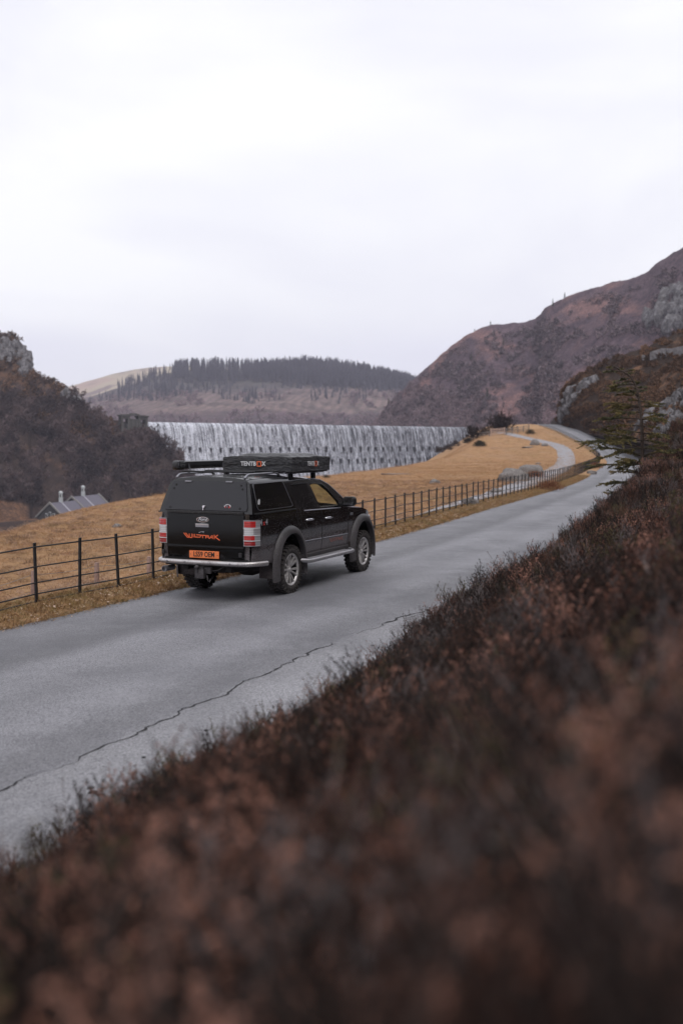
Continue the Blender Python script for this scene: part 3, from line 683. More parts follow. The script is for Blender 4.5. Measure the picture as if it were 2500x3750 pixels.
# dry stone walls: courses of separate stones joined into one rubble part
simple('wall_stone', (.20, .19, .195), .95, var=.45, scale=1.2, bump=.5)
def dry_wall(name, pts, hgt, label):
    base = pts[0].copy(); o = empty(name, base, 0, label, 'wall'); b = MB()
    for a, c in zip(pts[:-1], pts[1:]):
        L = (c-a).length; d = (c-a).normalized(); rot0 = d.to_track_quat('X', 'Z').to_matrix(); zc = 0
        while zc < hgt:
            h = random.uniform(.13, .24); s = 0
            while s < L:
                w_ = random.uniform(.22, .6); p = a + d*(s+w_/2) - base; rot = rot0 @ Matrix.Rotation(random.gauss(0, .06), 3, 'Z') @ Matrix.Rotation(random.gauss(0, .05), 3, 'X')
                b.box((p.x, p.y, p.z + zc + h/2 - .3), (w_*.94, random.uniform(.42, .58), h*.93), rot); s += w_
            zc += h
        s = 0
        while s < L:                                   # upright cope stones
            w_ = random.uniform(.09, .2); p = a + d*(s+w_/2) - base; b.box((p.x, p.y, p.z + hgt - .3 + .12), (w_*.9, .45, random.uniform(.2, .38)), rot0); s += w_
    q = b.build('rubble', 'wall_stone', o); tag(q, kind='stuff')
    return o
wp = []
for yv in np.linspace(196, 146, 12): x = float(Lx(yv)+Wr(yv))+.9; wp.append(Vector((x, yv, float(zg(yv))+.15)))
dry_wall('dry_stone_wall', wp, 1.7, 'grey dry stone wall at the foot of the rocky spur by the road')
# ------------------------------------------------------------------ trees
simple('bare_bark', (.085, .066, .064), .95, var=.35, scale=3, bump=.4)
def twigmat(name, c0, c1):
    t = NT(name); v = t.coord('World'); n = t.noise(v, .09, 4, .6); r_ = t.n('ShaderNodeObjectInfo').outputs['Random']
    t.bsdf(t.ramp(n, [(.35, c0), (.65, c1)]), .95, .05)
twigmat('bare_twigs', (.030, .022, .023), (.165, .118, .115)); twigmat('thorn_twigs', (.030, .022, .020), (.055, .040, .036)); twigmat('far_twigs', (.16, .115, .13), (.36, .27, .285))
def conmat(name, c0, c1, sc=.05):
    t = NT(name); v = t.coord('World'); t.bsdf(t.ramp(t.noise(v, sc, 4, .7), [(.3, c0), (.7, c1)]), .9, .1)
conmat('far_conifer', (.044, .043, .058), (.078, .076, .092)); conmat('hill_conifer', (.020, .028, .020), (.036, .045, .028), .5)  # far conifers lightened and blued: distance haze painted into their colour
def bare_tree(seed, h, spread, nlimb=9, ntwig=16, tw=.02, crown0=.25):
    """trunk and crown as arrays: thin three sided limbs and flat twigs; returns (trunkV,trunkT),(crownV,crownT)"""
    rd = random.Random(seed); TV, TT, CV, CT = [], [], [], []
    def seg(V, T, a, b, r0, r1):
        d = (b-a).normalized(); x = d.orthogonal().normalized(); y = d.cross(x); i = len(V)
        for p, r_ in ((a, r0), (b, r1)):
            for k in range(3): an = k*2.094; V.append(p + (x*math.cos(an)+y*math.sin(an))*r_)
        for k in range(3): k2 = (k+1) % 3; T.append((i+k, i+k2, i+3+k2)); T.append((i+k, i+3+k2, i+3+k))
    def twig(V, T, a, b, r_):
        d = (b-a).normalized(); x = d.cross(Vector((rd.gauss(0, 1), rd.gauss(0, 1), rd.gauss(0, 1)))).normalized()*r_; i = len(V)
        V.extend((a-x, a+x, b)); T.append((i, i+1, i+2))
    p = Vector((0, 0, -.3)); pts = [p]; n = 5
    for k in range(n): p = p + Vector((rd.gauss(0, .05)*h, rd.gauss(0, .05)*h, h*.72/n)); pts.append(p)
    for k in range(n): seg(TV, TT, pts[k], pts[k+1], h*.028*(1-k/n*.8), h*.028*(1-(k+1)/n*.8))
    for _ in range(nlimb):
        f = rd.uniform(crown0, 1); k = min(int(f*n), n-1); a = pts[k].lerp(pts[k+1], f*n-k); an = rd.uniform(0, 6.28); el = rd.uniform(.25, 1.1)
        L = spread*rd.uniform(.6, 1.0)*(1.15-f*.55); d = Vector((math.cos(an)*math.cos(el), math.sin(an)*math.cos(el), math.sin(el)))
        m = a + d*L*.5; e = m + (d + Vector((rd.gauss(0, .3), rd.gauss(0, .3), rd.uniform(0, .5)))).normalized()*L*.5
        seg(TV, TT, a, m, h*.010, h*.006); seg(TV, TT, m, e, h*.006, h*.002)
        for _ in range(ntwig):
            g = rd.uniform(.25, 1); s = a.lerp(m, g*2) if g < .5 else m.lerp(e, g*2-1)
            dd = (d*.6 + Vector((rd.gauss(0, .7), rd.gauss(0, .7), rd.gauss(.35, .6)))).normalized(); l = L*rd.uniform(.18, .42); q = s + dd*l
            twig(CV, CT, s, q, tw)
            for _ in range(3):
                s2 = s.lerp(q, rd.uniform(.3, 1)); twig(CV, CT, s2, s2 + (dd + Vector((rd.gauss(0, .7), rd.gauss(0, .7), rd.gauss(.2, .5)))).normalized()*l*rd.uniform(.35, .7), tw*.8)
    f = lambda V, T: (np.array([tuple(v) for v in V]), np.array(T, dtype=np.int32))
    return f(TV, TT), f(CV, CT)
def joined(tree):
    (tv, tt), (cv, ct) = tree; return np.concatenate([tv, cv]), np.concatenate([tt, ct+len(tv)]), np.concatenate([np.zeros(len(tt), int), np.ones(len(ct), int)])
def conifer(seed, h=1.0, r=.2, tiers=7, bare=.12, k=7):
    rd = random.Random(seed); V, T = [], []
    def tri(a, b, c): i = len(V); V.extend((a, b, c)); T.append((i, i+1, i+2))
    for t_ in range(tiers):
        f = t_/tiers; z0 = h*(bare+(1-bare)*f); z1 = z0 + h*(1-bare)/tiers*1.9; rr = r*h*(1-f*.9); ph = rd.uniform(0, 6)
        for j in range(k):
            an = ph + j*6.283/k + rd.gauss(0, .15); l = rr*rd.uniform(.65, 1.15); w_ = 3.4/k
            tri((0, 0, min(z1, h)), (math.cos(an-w_*.5)*l*.75, math.sin(an-w_*.5)*l*.75, z0+rd.uniform(-.02, .03)*h), (math.cos(an+w_*.35)*l, math.sin(an+w_*.35)*l, z0-rd.uniform(0, .05)*h))
    nb = len(T)
    for j in range(3):
        a, c = j*2.094, (j+1)*2.094; q = .016*h; tri((math.cos(a)*q, math.sin(a)*q, -.05*h), (math.cos(c)*q, math.sin(c)*q, -.05*h), (0, 0, h*.95))
    mi = np.zeros(len(T), int); mi[nb:] = 1
    return np.array(V, float), np.array(T, dtype=np.int32), mi
BT = [joined(bare_tree(100+k, 1.0, .42, 12, 11, .019, .22)) for k in range(6)]
CT_ = [conifer(200+k, 1.0, random.uniform(.13, .19), 7, .1) for k in range(5)]
CF_ = [conifer(300+k, 1.0, .12, 5, .34, 6) for k in range(4)]
def wood(name, L, n, dens, hlo, hhi, protos, mats, label, seed, vr, ur=(0, 1), squash=1.0):
    rd = random.Random(seed); pl = []; tries = 0
    while len(pl) < n and tries < n*30:
        tries += 1; u, v_ = rd.uniform(*ur), rd.uniform(*vr); p = L.surf(u, v_); px, py = project(p)
        if not dens(px, py, u, v_, rd): continue
        h = rd.uniform(hlo, hhi); pl.append((rd.randrange(len(protos)), (p[0], p[1], p[2]-.03*h), rd.uniform(0, 6.28), (h*rd.uniform(.8, 1.25)*squash, h*rd.uniform(.8, 1.25)*squash, h)))
    V, T, mi = merge(protos, pl); o = link(name, np_mesh(name, V, T, mi), mats); tag(o, label, 'wood', kind='stuff'); return o
def ldens(px, py, u, v_, rd):
    if px < -160 or px > 700: return False
    if 395 < px < 575 and py < 1612: return False
    if py < 1490 and px < 330: return rd.random() < .10 and py > 1440
    n = mnoise.noise(Vector((px*.012, py*.012, 1)))
    return n > -.10
wood('valley_side_wood', LH, 680, ldens, 6.5, 12.0, BT, ['bare_bark', 'bare_twigs'], 'bare winter woodland covering the slope left of the dam', 1, (.02, .62))
def rdens(px, py, u, v_, rd):
    if px < 1340 or px > 2300: return False
    k = (px-1350)/600; lim = 1600 - 190*max(0, 1-abs(k-.25)*1.0)
    return py > lim or rd.random() < .10
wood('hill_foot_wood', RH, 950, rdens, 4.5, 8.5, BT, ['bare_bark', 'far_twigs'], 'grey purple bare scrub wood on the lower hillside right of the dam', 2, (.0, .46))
def fdens(px, py, u, v_, rd):
    if 690 <= px <= 930 and 1362 < py < 1386: return False
    if px < 640: return py < 1470 and rd.random() < .18 and px > 430
    if px > 1540: return False
    return py < 1400 + max(0, px-900)*.06
wood('plantation', FH, 3000, fdens, 15, 20.5, CF_ + CT_, ['far_conifer', 'bare_bark'], 'dark conifer plantation along the top of the far valley side', 3, (.30, .56), squash=.95)
def f2(px, py, u, v_, rd):
    n = mnoise.noise(Vector((px*.006, py*.02, 4))); return 300 < px < 1560 and (py < 1470 and n > -.15 or n > .33)
wood('young_conifers', FH, 700, f2, 5, 10, CT_, ['far_conifer', 'bare_bark'], 'scattered young conifers and scrub on the far felled slope', 4, (.05, .46), squash=1.5)
def f3(px, py, u, v_, rd):
    n = mnoise.noise(Vector((px*.004, py*.015, 9))); return 180 < px < 1500 and py > 1440 and (n > .02 or py > 1525 or px < 480)
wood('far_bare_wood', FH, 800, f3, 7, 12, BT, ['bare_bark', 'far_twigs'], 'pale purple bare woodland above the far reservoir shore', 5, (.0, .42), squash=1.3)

# low scrub and heather clumps giving the slopes their relief
def tuft(seed, n, w_=.5):
    rd = random.Random(seed); V, T = [], []
    for _ in range(n):
        an = rd.uniform(0, 6.28); el = rd.uniform(.05, 1.5); d = Vector((math.cos(an)*math.cos(el)*w_, math.sin(an)*math.cos(el)*w_, math.sin(el)*.8)); p = d*rd.uniform(.35, .9)
        q = p + Vector((rd.gauss(0, .12), rd.gauss(0, .12), rd.uniform(.05, .3))); x = Vector((rd.gauss(0, 1), rd.gauss(0, 1), rd.gauss(0, .4))).normalized()*.075; i = len(V); V += [tuple(p-x), tuple(p+x), tuple(q)]; T.append((i, i+1, i+2))
    return np.array(V), np.array(T, dtype=np.int32), np.array([rd.randrange(2) for _ in T])
TF = [tuft(500+k, 46) for k in range(6)]
twigmat('scrub_dark', (.046, .038, .047), (.085, .068, .078)); twigmat('scrub_pale', (.13, .10, .11), (.26, .20, .21)); twigmat('heath_dark', (.030, .020, .015), (.065, .042, .030)); twigmat('heath_rust', (.09, .055, .037), (.23, .13, .078))
def r2(px, py, u, v_, rd): return 1400 < px < 2560 and mnoise.noise(Vector((px*.008 + py*.006, py*.017 - px*.006, 3))) > -.08
wood('hill_scrub', RH, 2600, r2, 1.6, 4.2, TF, ['scrub_dark', 'scrub_pale'], 'dark patchy scrub dotted over the bracken of the right hill', 6, (.03, .455), squash=1.3)
def s2(px, py, u, v_, rd): return 2000 < px < 2560 and mnoise.noise(Vector((px*.02, py*.035, 3))) > -.12
wood('spur_heather_clumps', SH, 4200, s2, .45, 1.15, TF, ['heath_dark', 'heath_rust'], 'dark heather clumps covering the near spur', 7, (.01, .56), squash=1.3)
def l2(px, py, u, v_, rd): return -60 < px < 420 and py < 1600 and mnoise.noise(Vector((px*.02, py*.03, 3))) > -.15
wood('crag_scrub', LH, 1100, l2, 1.2, 3.2, TF, ['heath_dark', 'heath_rust'], 'dark heather and scrub under the crag left of the dam', 8, (.25, .72), squash=1.3)

def tree_thing(name, tree, mats, pos, scale, label, cat='tree', group=None, rz=0.0):
    o = empty(name, pos, rz, label, cat, group); (tv, tt), (cv, ct) = tree
    link('trunk', np_mesh('trunk', tv*scale, tt), mats[0], o); link('crown', np_mesh('crown', cv*scale, ct), mats[1], o); return o
tree_thing('thorn_tree', bare_tree(11, 1.0, .62, 30, 24, .012, .12), ('bare_bark', 'thorn_twigs'), G(1738, 1612, 100) + Vector((0, 0, -.1)), 4.6, 'low bare thorn tree by the right end of dam', group='bare thorn trees by the dam')
tree_thing('thorn_tree', bare_tree(12, 1.0, .72, 40, 28, .012, .10), ('bare_bark', 'thorn_twigs'), G(1852, 1586, 100) + Vector((0, 4, -.1)), 5.6, 'dense round bare tree behind the pale timber gate', group='bare thorn trees by the dam')
tree_thing('thorn_tree', bare_tree(13, 1.0, .55, 24, 20, .012, .12), ('bare_bark', 'thorn_twigs'), G(1792, 1592, 100) + Vector((0, 3, -.1)), 3.4, 'small bare tree between the two larger thorn trees', group='bare thorn trees by the dam')
CON = [((2023, 1120), 4.6, 'small conifer on the right hill skyline, lower of two together'), ((2066, 1100), 5.0, 'small conifer on the right hill skyline, upper of two together'),
 ((1793, 1222), 8.5, 'largest dark conifer on the bracken shoulder of right hill'), ((1818, 1218), 6.0, 'conifer just uphill of the largest one on the shoulder'), ((1738, 1242), 7.0, 'broad conifer lower along the bracken shoulder skyline'), ((1764, 1224), 4.5, 'little conifer between the broad and the largest one'),
 ((1840, 1266), 5.0, 'single dark conifer below the bracken shoulder'), ((1725, 1320), 5.0, 'low dark conifer in the scrub under the shoulder'), ((1784, 1466), 7.0, 'dark conifer alone in the bare wood near hill foot'), ((1421, 1496), 8.0, 'dark conifer at the outer foot of right hill')]
for k, (pp, h, lab) in enumerate(CON):
    p = on_loft(RH, *pp); V, T, mi = conifer(400+k, 1.0, .24, 9, .06, 9); o = empty('conifer', p - Vector((0, 0, .2)), random.uniform(0, 6), lab, 'tree', 'single conifers on the right hill')
    nb = int((mi == 0).sum()); link('crown', np_mesh('crown', V*h, T[:nb]), 'hill_conifer', o); link('trunk', np_mesh('trunk', V*h, T[nb:]), 'bare_bark', o)
# scrub bushes: dense twig balls
def bush(name, pos, w_, h, n, mat, label, seed, group=None, cat='bush'):
    rd = random.Random(seed); V, T = [], []
    for _ in range(n):
        an = rd.uniform(0, 6.28); el = rd.uniform(.05, 1.45); d = Vector((math.cos(an)*math.cos(el)*w_, math.sin(an)*math.cos(el)*w_, math.sin(el)*h))
        p = d*rd.uniform(.45, 1.0)*rd.uniform(.8, 1.1); q = p + Vector((rd.gauss(0, .12), rd.gauss(0, .12), abs(rd.gauss(.12, .1))))*max(h, .3)
        x = (q-p).cross(Vector((rd.gauss(0, 1), rd.gauss(0, 1), rd.gauss(0, 1)))).normalized()*.018*max(.5, h); i = len(V); V += [tuple(p-x), tuple(p+x), tuple(q)]; T.append((i, i+1, i+2))
    o = link(name, np_mesh(name, V, T), mat); o.location = pos; tag(o, label, cat, group); return o
conmat('gorse', (.020, .020, .014), (.040, .036, .022), 2.0); conmat('bracken', (.12, .05, .03), (.23, .10, .055), 3.0); conmat('rush', (.05, .03, .022), (.11, .065, .04), 3.0)
bush('gorse_bush', G(1714, 1624), 1.35, 1.05, 2600, 'gorse', 'dark gorse bush in the dry field, the one nearer the dam', 1, 'gorse bushes in the field')
bush('gorse_bush', G(1755, 1636), 1.3, .95, 2600, 'gorse', 'dark gorse bush in the dry field, the one nearer the track', 2, 'gorse bushes in the field')
bush('gorse_bush', G(1940, 1592), 1.1, .9, 1500, 'gorse', 'dark bush at the roadside above the block shaped boulder', 3, 'gorse bushes in the field')
bush('gorse_bush', G(1194, 1752), .45, .3, 900, 'gorse', 'small dark tuft in the field beyond the parked truck', 4)
bush('bracken_clump', G(1958, 1752), 1.0, .55, 1800, 'bracken', 'rusty bracken clump in front of the pale boulder', 5)
bush('bracken_clump', G(2012, 1800), .9, .5, 1500, 'bracken', 'rusty bracken clump beside track, just inside the fence', 6)
bush('bracken_clump', G(2180, 1716), .8, .6, 1500, 'bracken', 'rusty bracken clump on the verge outside the fence bend', 7)
for k, (px, py) in enumerate(((1640, 1650), (1672, 1640), (1700, 1625), (1605, 1662), (1570, 1672))):
    g = G(px, py); bush('brow_scrub', g + Vector((-1.5, 3, -.6)), 1.5, 1.3, 1300, 'thorn_twigs', 'dark scrub along the field brow in front of the cascade', 20+k, 'scrub along the field brow')

# ------------------------------------------------------------------ young spruce on the right bank
simple('spruce_bark', (.075, .055, .045), .95, var=.3, scale=20, bump=.5)
t = NT('spruce_needles'); v = t.coord('World'); n = t.noise(v, 2.6, 4, .6)
t.bsdf(t.ramp(n, [(.25, (.045, .055, .034)), (.44, (.11, .106, .05)), (.56, (.21, .17, .065)), (.75, (.34, .235, .10))]), .7, .3)
SB = Vector((float(Lx(21.5)+Wr(21.5))+.65, 21.5, 0)); SB.z = gz(SB.x, SB.y)
spruce = empty('spruce_tree', SB, 0, 'thin young spruce with drooping branches on the heather bank', 'tree')
tt_ = P(2238, 1338, 21.3) - SB; tk = [Vector((0, 0, -.3)), Vector((tt_.x*.02, 0, tt_.z*.3)), Vector((-.02, 0, tt_.z*.55)), Vector((tt_.x*.45, 0, tt_.z*.82)), Vector((tt_.x, 0, tt_.z))]
pb = P(2350, 1700, 21.5) - SB
tk = [Vector((pb.x, 0, -.3)), Vector((pb.x, .0, pb.z))] + [P(px, py, 21.4) - SB for px, py in ((2348, 1560), (2335, 1450), (2310, 1385), (2262, 1350), (2238, 1336))]
tka = np.array([tuple(p) for p in tk]); TKP = [Vector(catmull(tka, k/30*(len(tk)-1))) for k in range(31)]
MB().tube(TKP, [.040*(1-k/30)**.8+.005 for k in range(31)], 8).build('trunk', 'spruce_bark', spruce, smooth=50)
rd = random.Random(5); BV = MB(); NV, NTr = [], []
def needles(a, c, dens, ln):
    L = (c-a).length; d = (c-a).normalized(); n = int(L*dens)
    for _ in range(n):
        p = a.lerp(c, rd.random()); s = (d*.75 + Vector((rd.gauss(0, .6), rd.gauss(0, .6), rd.gauss(.1, .6)))).normalized()*ln*rd.uniform(.7, 1.2)
        x = s.cross(Vector((rd.gauss(0, 1), rd.gauss(0, 1), rd.gauss(0, 1)))).normalized()*.0085; i = len(NV)
        NV.extend((tuple(p-x), tuple(p+x), tuple(p+s))); NTr.append((i, i+1, i+2))
BR = []                                                    # (height px, side angle, length m)
for py in (1345, 1360, 1375, 1392, 1412, 1432, 1452, 1478, 1500, 1525, 1552, 1578, 1600, 1622, 1645, 1668, 1690, 1715, 1745, 1775, 1800):
    for sd in (0, 1):
        for _ in range(2 if py > 1400 else 1): BR.append((py + rd.uniform(-8, 8), (math.pi if sd == 0 else 0) + rd.gauss(0, .75), sd))
for py, an, sd in BR:
    zt = (P(2340, py, 21.4) - SB).z; k = min(range(31), key=lambda q: abs(TKP[q].z-zt)); a = TKP[k]
    f = min(1, max(.0, (py-1330)/330)); L = (.20 + .82*f**.8)*rd.uniform(.5, 1.15)*(1.0 if sd == 0 else .72)
    if 1590 < py < 1665 and sd == 0: L *= 1.22
    d = Vector((math.cos(an), math.sin(an), rd.uniform(-.05, .35))); pts = []; n = 7
    for q in range(n+1):
        g = q/n; pts.append(a + d*L*g + Vector((0, 0, -.20*L*g*g + .10*L*max(0, g-.6)**1.0)))
    BV.tube(pts, [.0125*(1-g/n)+.003 for g in range(n+1)], 4)
    bare = rd.uniform(.15, .42) if py < 1640 else .12
    for q in range(n):
        if (q+1)/n > bare: needles(pts[q], pts[q+1], 280, .042)
    for q in range(int(12*L)+3):
        g = rd.uniform(bare, 1); i = min(int(g*n), n-1); s = pts[i].lerp(pts[i+1], g*n-i); side = Vector((-math.sin(an), math.cos(an), 0))*rd.choice((-1, 1))
        e = s + (d*.75 + side*rd.uniform(.3, .8) + Vector((0, 0, rd.uniform(-.55, .08)))).normalized()*L*rd.uniform(.12, .30)
        BV.tube([s, s.lerp(e, .5) + Vector((0, 0, .01)), e], [.004, .003, .0015], 3, caps=False); needles(s, e, 300, .042)
BV.build('branches', 'spruce_bark', spruce); link('crown', np_mesh('crown', NV, NTr), 'spruce_needles', spruce)
# ------------------------------------------------------------------ rock outcrops on the slopes
t = NT('outcrop_rock'); v = t.coord('World'); n = t.noise(t.map(v, (1, 1, .6)), .4, 6, .8); n2 = t.noise(t.map(v, (1, 1, .5), (.3, .5, .2)), .9, 6, .85)
t.bsdf(t.mix(t.ramp(n2, [(.44, .95), (.58, 0.0)]), t.ramp(n, [(.3, (.09, .086, .09)), (.65, (.27, .26, .275))]), (.06, .055, .055)), .95, .15, normal=t.bump(t.math('ADD', n, n2), .8, .4))  # dark noise patches paint crevice shade into the rock colour
def outcrop(name, spots, D, size, label, seed, stretch=(1, .8, 1.3), surf=None):
    rd = random.Random(seed); b = MB(); base = None; prot = []
    for k in range(5):
        bm = bmesh.new(); bmesh.ops.create_icosphere(bm, subdivisions=2, radius=1)
        for v_ in bm.verts:
            p = v_.co; q = p*(1 + .55*fbm((p.x+k*7+seed, p.y, p.z), 1.3, 4)); v_.co = (round(q.x*2.6)/2.6*.5+q.x*.5, q.y, round(q.z*2.2)/2.2*.5+q.z*.5)
        bm.verts.index_update(); prot.append(([v_.co.copy() for v_ in bm.verts], [tuple(q.index for q in f.verts) for f in bm.faces])); bm.free()
    for px, py, s in spots:
        p = on_loft(surf, px, py) if surf else P(px, py, D)
        if base is None: base = p.copy()
        vs, fs = prot[rd.randrange(5)]; rz = Matrix.Rotation(rd.uniform(0, 6.28), 3, 'Z') @ Matrix.Rotation(rd.uniform(-.3, .3), 3, 'X'); sz = size*s*rd.uniform(.8, 1.2)
        b.add([rz @ Vector((v_.x*stretch[0], v_.y*stretch[1], v_.z*stretch[2]))*sz + (p-base) for v_ in vs], fs)
    o = b.build(name, 'outcrop_rock', None); o.location = base; return tag(o, label, 'rock', 'rock outcrops on the hillsides')
def spots(poly, n, seed, smin=.6, smax=1.3):
    rd = random.Random(seed); xs = [p[0] for p in poly]; ys_ = [p[1] for p in poly]; o = []
    while len(o) < n:
        x, y = rd.uniform(min(xs), max(xs)), rd.uniform(min(ys_), max(ys_)); ins = False; j = len(poly)-1
        for i in range(len(poly)):
            if (poly[i][1] > y) != (poly[j][1] > y) and x < (poly[j][0]-poly[i][0])*(y-poly[i][1])/(poly[j][1]-poly[i][1]) + poly[i][0]: ins = not ins
            j = i
        if ins: o.append((x, y, rd.uniform(smin, smax)))
    return o
outcrop('rock_outcrop', spots([(-60, 1240), (0, 1228), (60, 1262), (100, 1300), (118, 1362), (85, 1372), (40, 1330), (0, 1310), (-60, 1330)], 60, 1, .5, 1.2), 0, 2.3, 'grey crag at the skyline of the hill left of the dam', 1, surf=LH)
outcrop('rock_outcrop', spots([(215, 1425), (285, 1460), (305, 1500), (285, 1495), (240, 1480)], 9, 2), 0, 2.0, 'low broken rocks on the bracken ledge left of the dam', 2, surf=LH)
outcrop('rock_outcrop', spots([(2050, 1510), (2075, 1440), (2130, 1400), (2200, 1395), (2130, 1440), (2085, 1500), (2060, 1545)], 46, 3, .4, 1.2), 0, 1.1, 'long grey rock rib down the end of the spur above the road bend', 3, stretch=(1.1, .9, 1.0), surf=SH)
outcrop('rock_outcrop', spots([(2420, 1130), (2470, 1060), (2560, 1040), (2560, 1180), (2470, 1215), (2430, 1200)], 60, 4, .4, 1.2), 0, 3.4, 'pale cliff on the right hill above the spur', 4, surf=RH)
outcrop('rock_outcrop', spots([(2375, 1150), (2395, 1155), (2395, 1190), (2375, 1190)], 4, 5), 0, 2.6, 'small pale rock beside the cliff on the right hill', 5, surf=RH)
outcrop('rock_outcrop', spots([(2400, 1560), (2440, 1480), (2500, 1420), (2600, 1380), (2600, 1640), (2430, 1630)], 90, 6, .4, 1.3), 0, .8, 'broad pale rock face low on the spur behind the spruce', 6, surf=SH)
outcrop('rock_outcrop', spots([(2330, 1570), (2370, 1530), (2420, 1470), (2400, 1520), (2350, 1590)], 8, 7), 0, .8, 'thin line of rocks between the spruce and the broad rock face', 7, surf=SH)
for k, (px, py, s, lab) in enumerate(((2395, 1282, 1.0, 'square pale boulder on the bracken top of the spur'), (2480, 1255, .9, 'grey boulder in heather near the spur skyline'), (2105, 1400, .9, 'dark boulder perched above the long rock rib'))):
    p = on_loft(SH, px, py); o = link('boulder', rock_mesh(40+k, s, s*.9, s*.8)); o.location = p - Vector((0, 0, .3)); tag(o, lab, 'rock')
wq = [on_loft(SH, px, py) for px, py in ((2385, 1312), (2420, 1305), (2460, 1298), (2500, 1290), (2560, 1280))]
dry_wall('dry_stone_wall', wq, 1.3, 'ruined dry stone wall climbing the heather top of the spur')
bt = [on_loft(SH, px, py) for px, py in ((2340, 1322), (2358, 1320))]
dry_wall('dry_stone_wall', bt, 1.0, 'short broken stump of dry stone wall on the spur')
# ------------------------------------------------------------------ ground cover: heather and grass (scattered clumps)
t = NT('heather_stem'); rnd = t.n('ShaderNodeObjectInfo').outputs['Random']
t.bsdf(t.ramp(rnd, [(.0, (.045, .030, .026)), (.6, (.085, .062, .055)), (1, (.20, .17, .165))]), .95, .1)
t = NT('heather_leaf'); v = t.coord('World'); rnd = t.n('ShaderNodeObjectInfo').outputs['Random']; nz = t.noise(v, 1.4, 4, .6); rnd = t.math('ADD', t.math('MULTIPLY', rnd, .45), t.maprange(t.noise(v, 2.6, 3, .6), .3, .7, 0.0, .55))
c = t.ramp(rnd, [(.0, (.018, .013, .011)), (.3, (.055, .031, .025)), (.55, (.088, .044, .034)), (.72, (.050, .042, .020)), (.88, (.085, .058, .053)), (1, (.15, .070, .048))])
c = t.mix(t.ramp(nz, [(.42, 0.0), (.6, .8)]), c, (.034, .030, .014)); c = t.mix(t.ramp(t.noise(v, .6, 4, .6), [(.45, 0.0), (.58, .8)]), c, (.016, .012, .012))
t.bsdf(c, .9, .15)
t = NT('heather_flower'); rnd = t.n('ShaderNodeObjectInfo').outputs['Random']
t.bsdf(t.ramp(rnd, [(.0, (.09, .05, .04)), (.5, (.17, .075, .052)), (.85, (.29, .135, .095)), (1, (.42, .23, .175))]), .9, .1)
def hidden_collection(name):
    return bpy.data.collections.new(name)                    # not linked to the scene: only feeds the scatter
def heather_proto(seed, h, stems, flower):
    rd = random.Random(seed); V, T, mi = [], [], []
    def tri(a, b, c_, m): i = len(V); V.extend((a, b, c_)); T.append((i, i+1, i+2)); mi.append(m)
    for _ in range(stems):
        an = rd.uniform(0, 6.28); sp = rd.uniform(.02, .62); L = h*rd.uniform(.6, 1.1); d = Vector((math.cos(an)*sp, math.sin(an)*sp, 1)).normalized()
        a = Vector((math.cos(an)*rd.uniform(0, .05), math.sin(an)*rd.uniform(0, .05), -.04)); pts = [a]; n = 5
        for k in range(n): d = (d + Vector((rd.gauss(0, .12), rd.gauss(0, .12), .08))).normalized(); pts.append(pts[-1] + d*L/n)
        for k in range(n):
            x = d.orthogonal().normalized()*.0024; tri(pts[k]-x, pts[k]+x, pts[k+1], 0)
        fl = rd.random() < flower
        for _ in range(9):
            g = rd.uniform(.35, 1); i = min(int(g*n), n-1); s = pts[i].lerp(pts[i+1], g*n-i); a2 = rd.uniform(0, 6.28)
            dd = Vector((math.cos(a2)*.55, math.sin(a2)*.55, .85)).normalized(); l = L*rd.uniform(.14, .30); e = s + dd*l; x = dd.orthogonal().normalized()*.0018; tri(s-x, s+x, e, 0)
            for _ in range(9):
                q = s.lerp(e, rd.uniform(.15, 1)); ll = rd.uniform(.006, .013); od = (dd*.5 + Vector((rd.gauss(0, .7), rd.gauss(0, .7), rd.gauss(.1, .5)))).normalized()
                y = od.orthogonal().normalized()*.0026; top_ = fl and rd.random() < .5
                tri(q-y*(1.5 if top_ else 1), q+y*(1.5 if top_ else 1), q+od*ll, 2 if top_ else 1)
    return np_mesh('heather', [tuple(p) for p in V], T, mi)
def proto_collection(name, meshes, mats):
    col = hidden_collection(name)
    for me in meshes:
        for m_ in mats: me.materials.append(M[m_])
        o = bpy.data.objects.new(name+'_clump', me); col.objects.link(o)
    return col
def scatter(obj, col, density, smin, smax, seed, tilt=.25):
    g = bpy.data.node_groups.new('scatter', 'GeometryNodeTree'); g.interface.new_socket('Geometry', in_out='INPUT', socket_type='NodeSocketGeometry'); g.interface.new_socket('Geometry', in_out='OUTPUT', socket_type='NodeSocketGeometry')
    N = g.nodes.new; gi, go = N('NodeGroupInput'), N('NodeGroupOutput')
    dp = N('GeometryNodeDistributePointsOnFaces'); dp.inputs['Density'].default_value = density; dp.inputs['Seed'].default_value = seed
    ci = N('GeometryNodeCollectionInfo'); ci.inputs['Collection'].default_value = col; ci.inputs['Separate Children'].default_value = True; ci.inputs['Reset Children'].default_value = True
    ip = N('GeometryNodeInstanceOnPoints'); ip.inputs['Pick Instance'].default_value = True
    rr = N('FunctionNodeRandomValue'); rr.data_type = 'FLOAT_VECTOR'; rr.inputs[0].default_value = (-tilt, -tilt, 0); rr.inputs[1].default_value = (tilt, tilt, 6.283); rr.inputs['Seed'].default_value = seed+1
    rs = N('FunctionNodeRandomValue'); rs.data_type = 'FLOAT'; rs.inputs[2].default_value = smin; rs.inputs[3].default_value = smax; rs.inputs['Seed'].default_value = seed+2
    l = g.links.new; l(gi.outputs[0], dp.inputs[0]); l(dp.outputs['Points'], ip.inputs['Points']); l(ci.outputs[0], ip.inputs['Instance']); l(rr.outputs[0], ip.inputs['Rotation']); l(rs.outputs[1], ip.inputs['Scale']); l(ip.outputs[0], go.inputs[0])
    md = obj.modifiers.new('scatter', 'NODES'); md.node_group = g
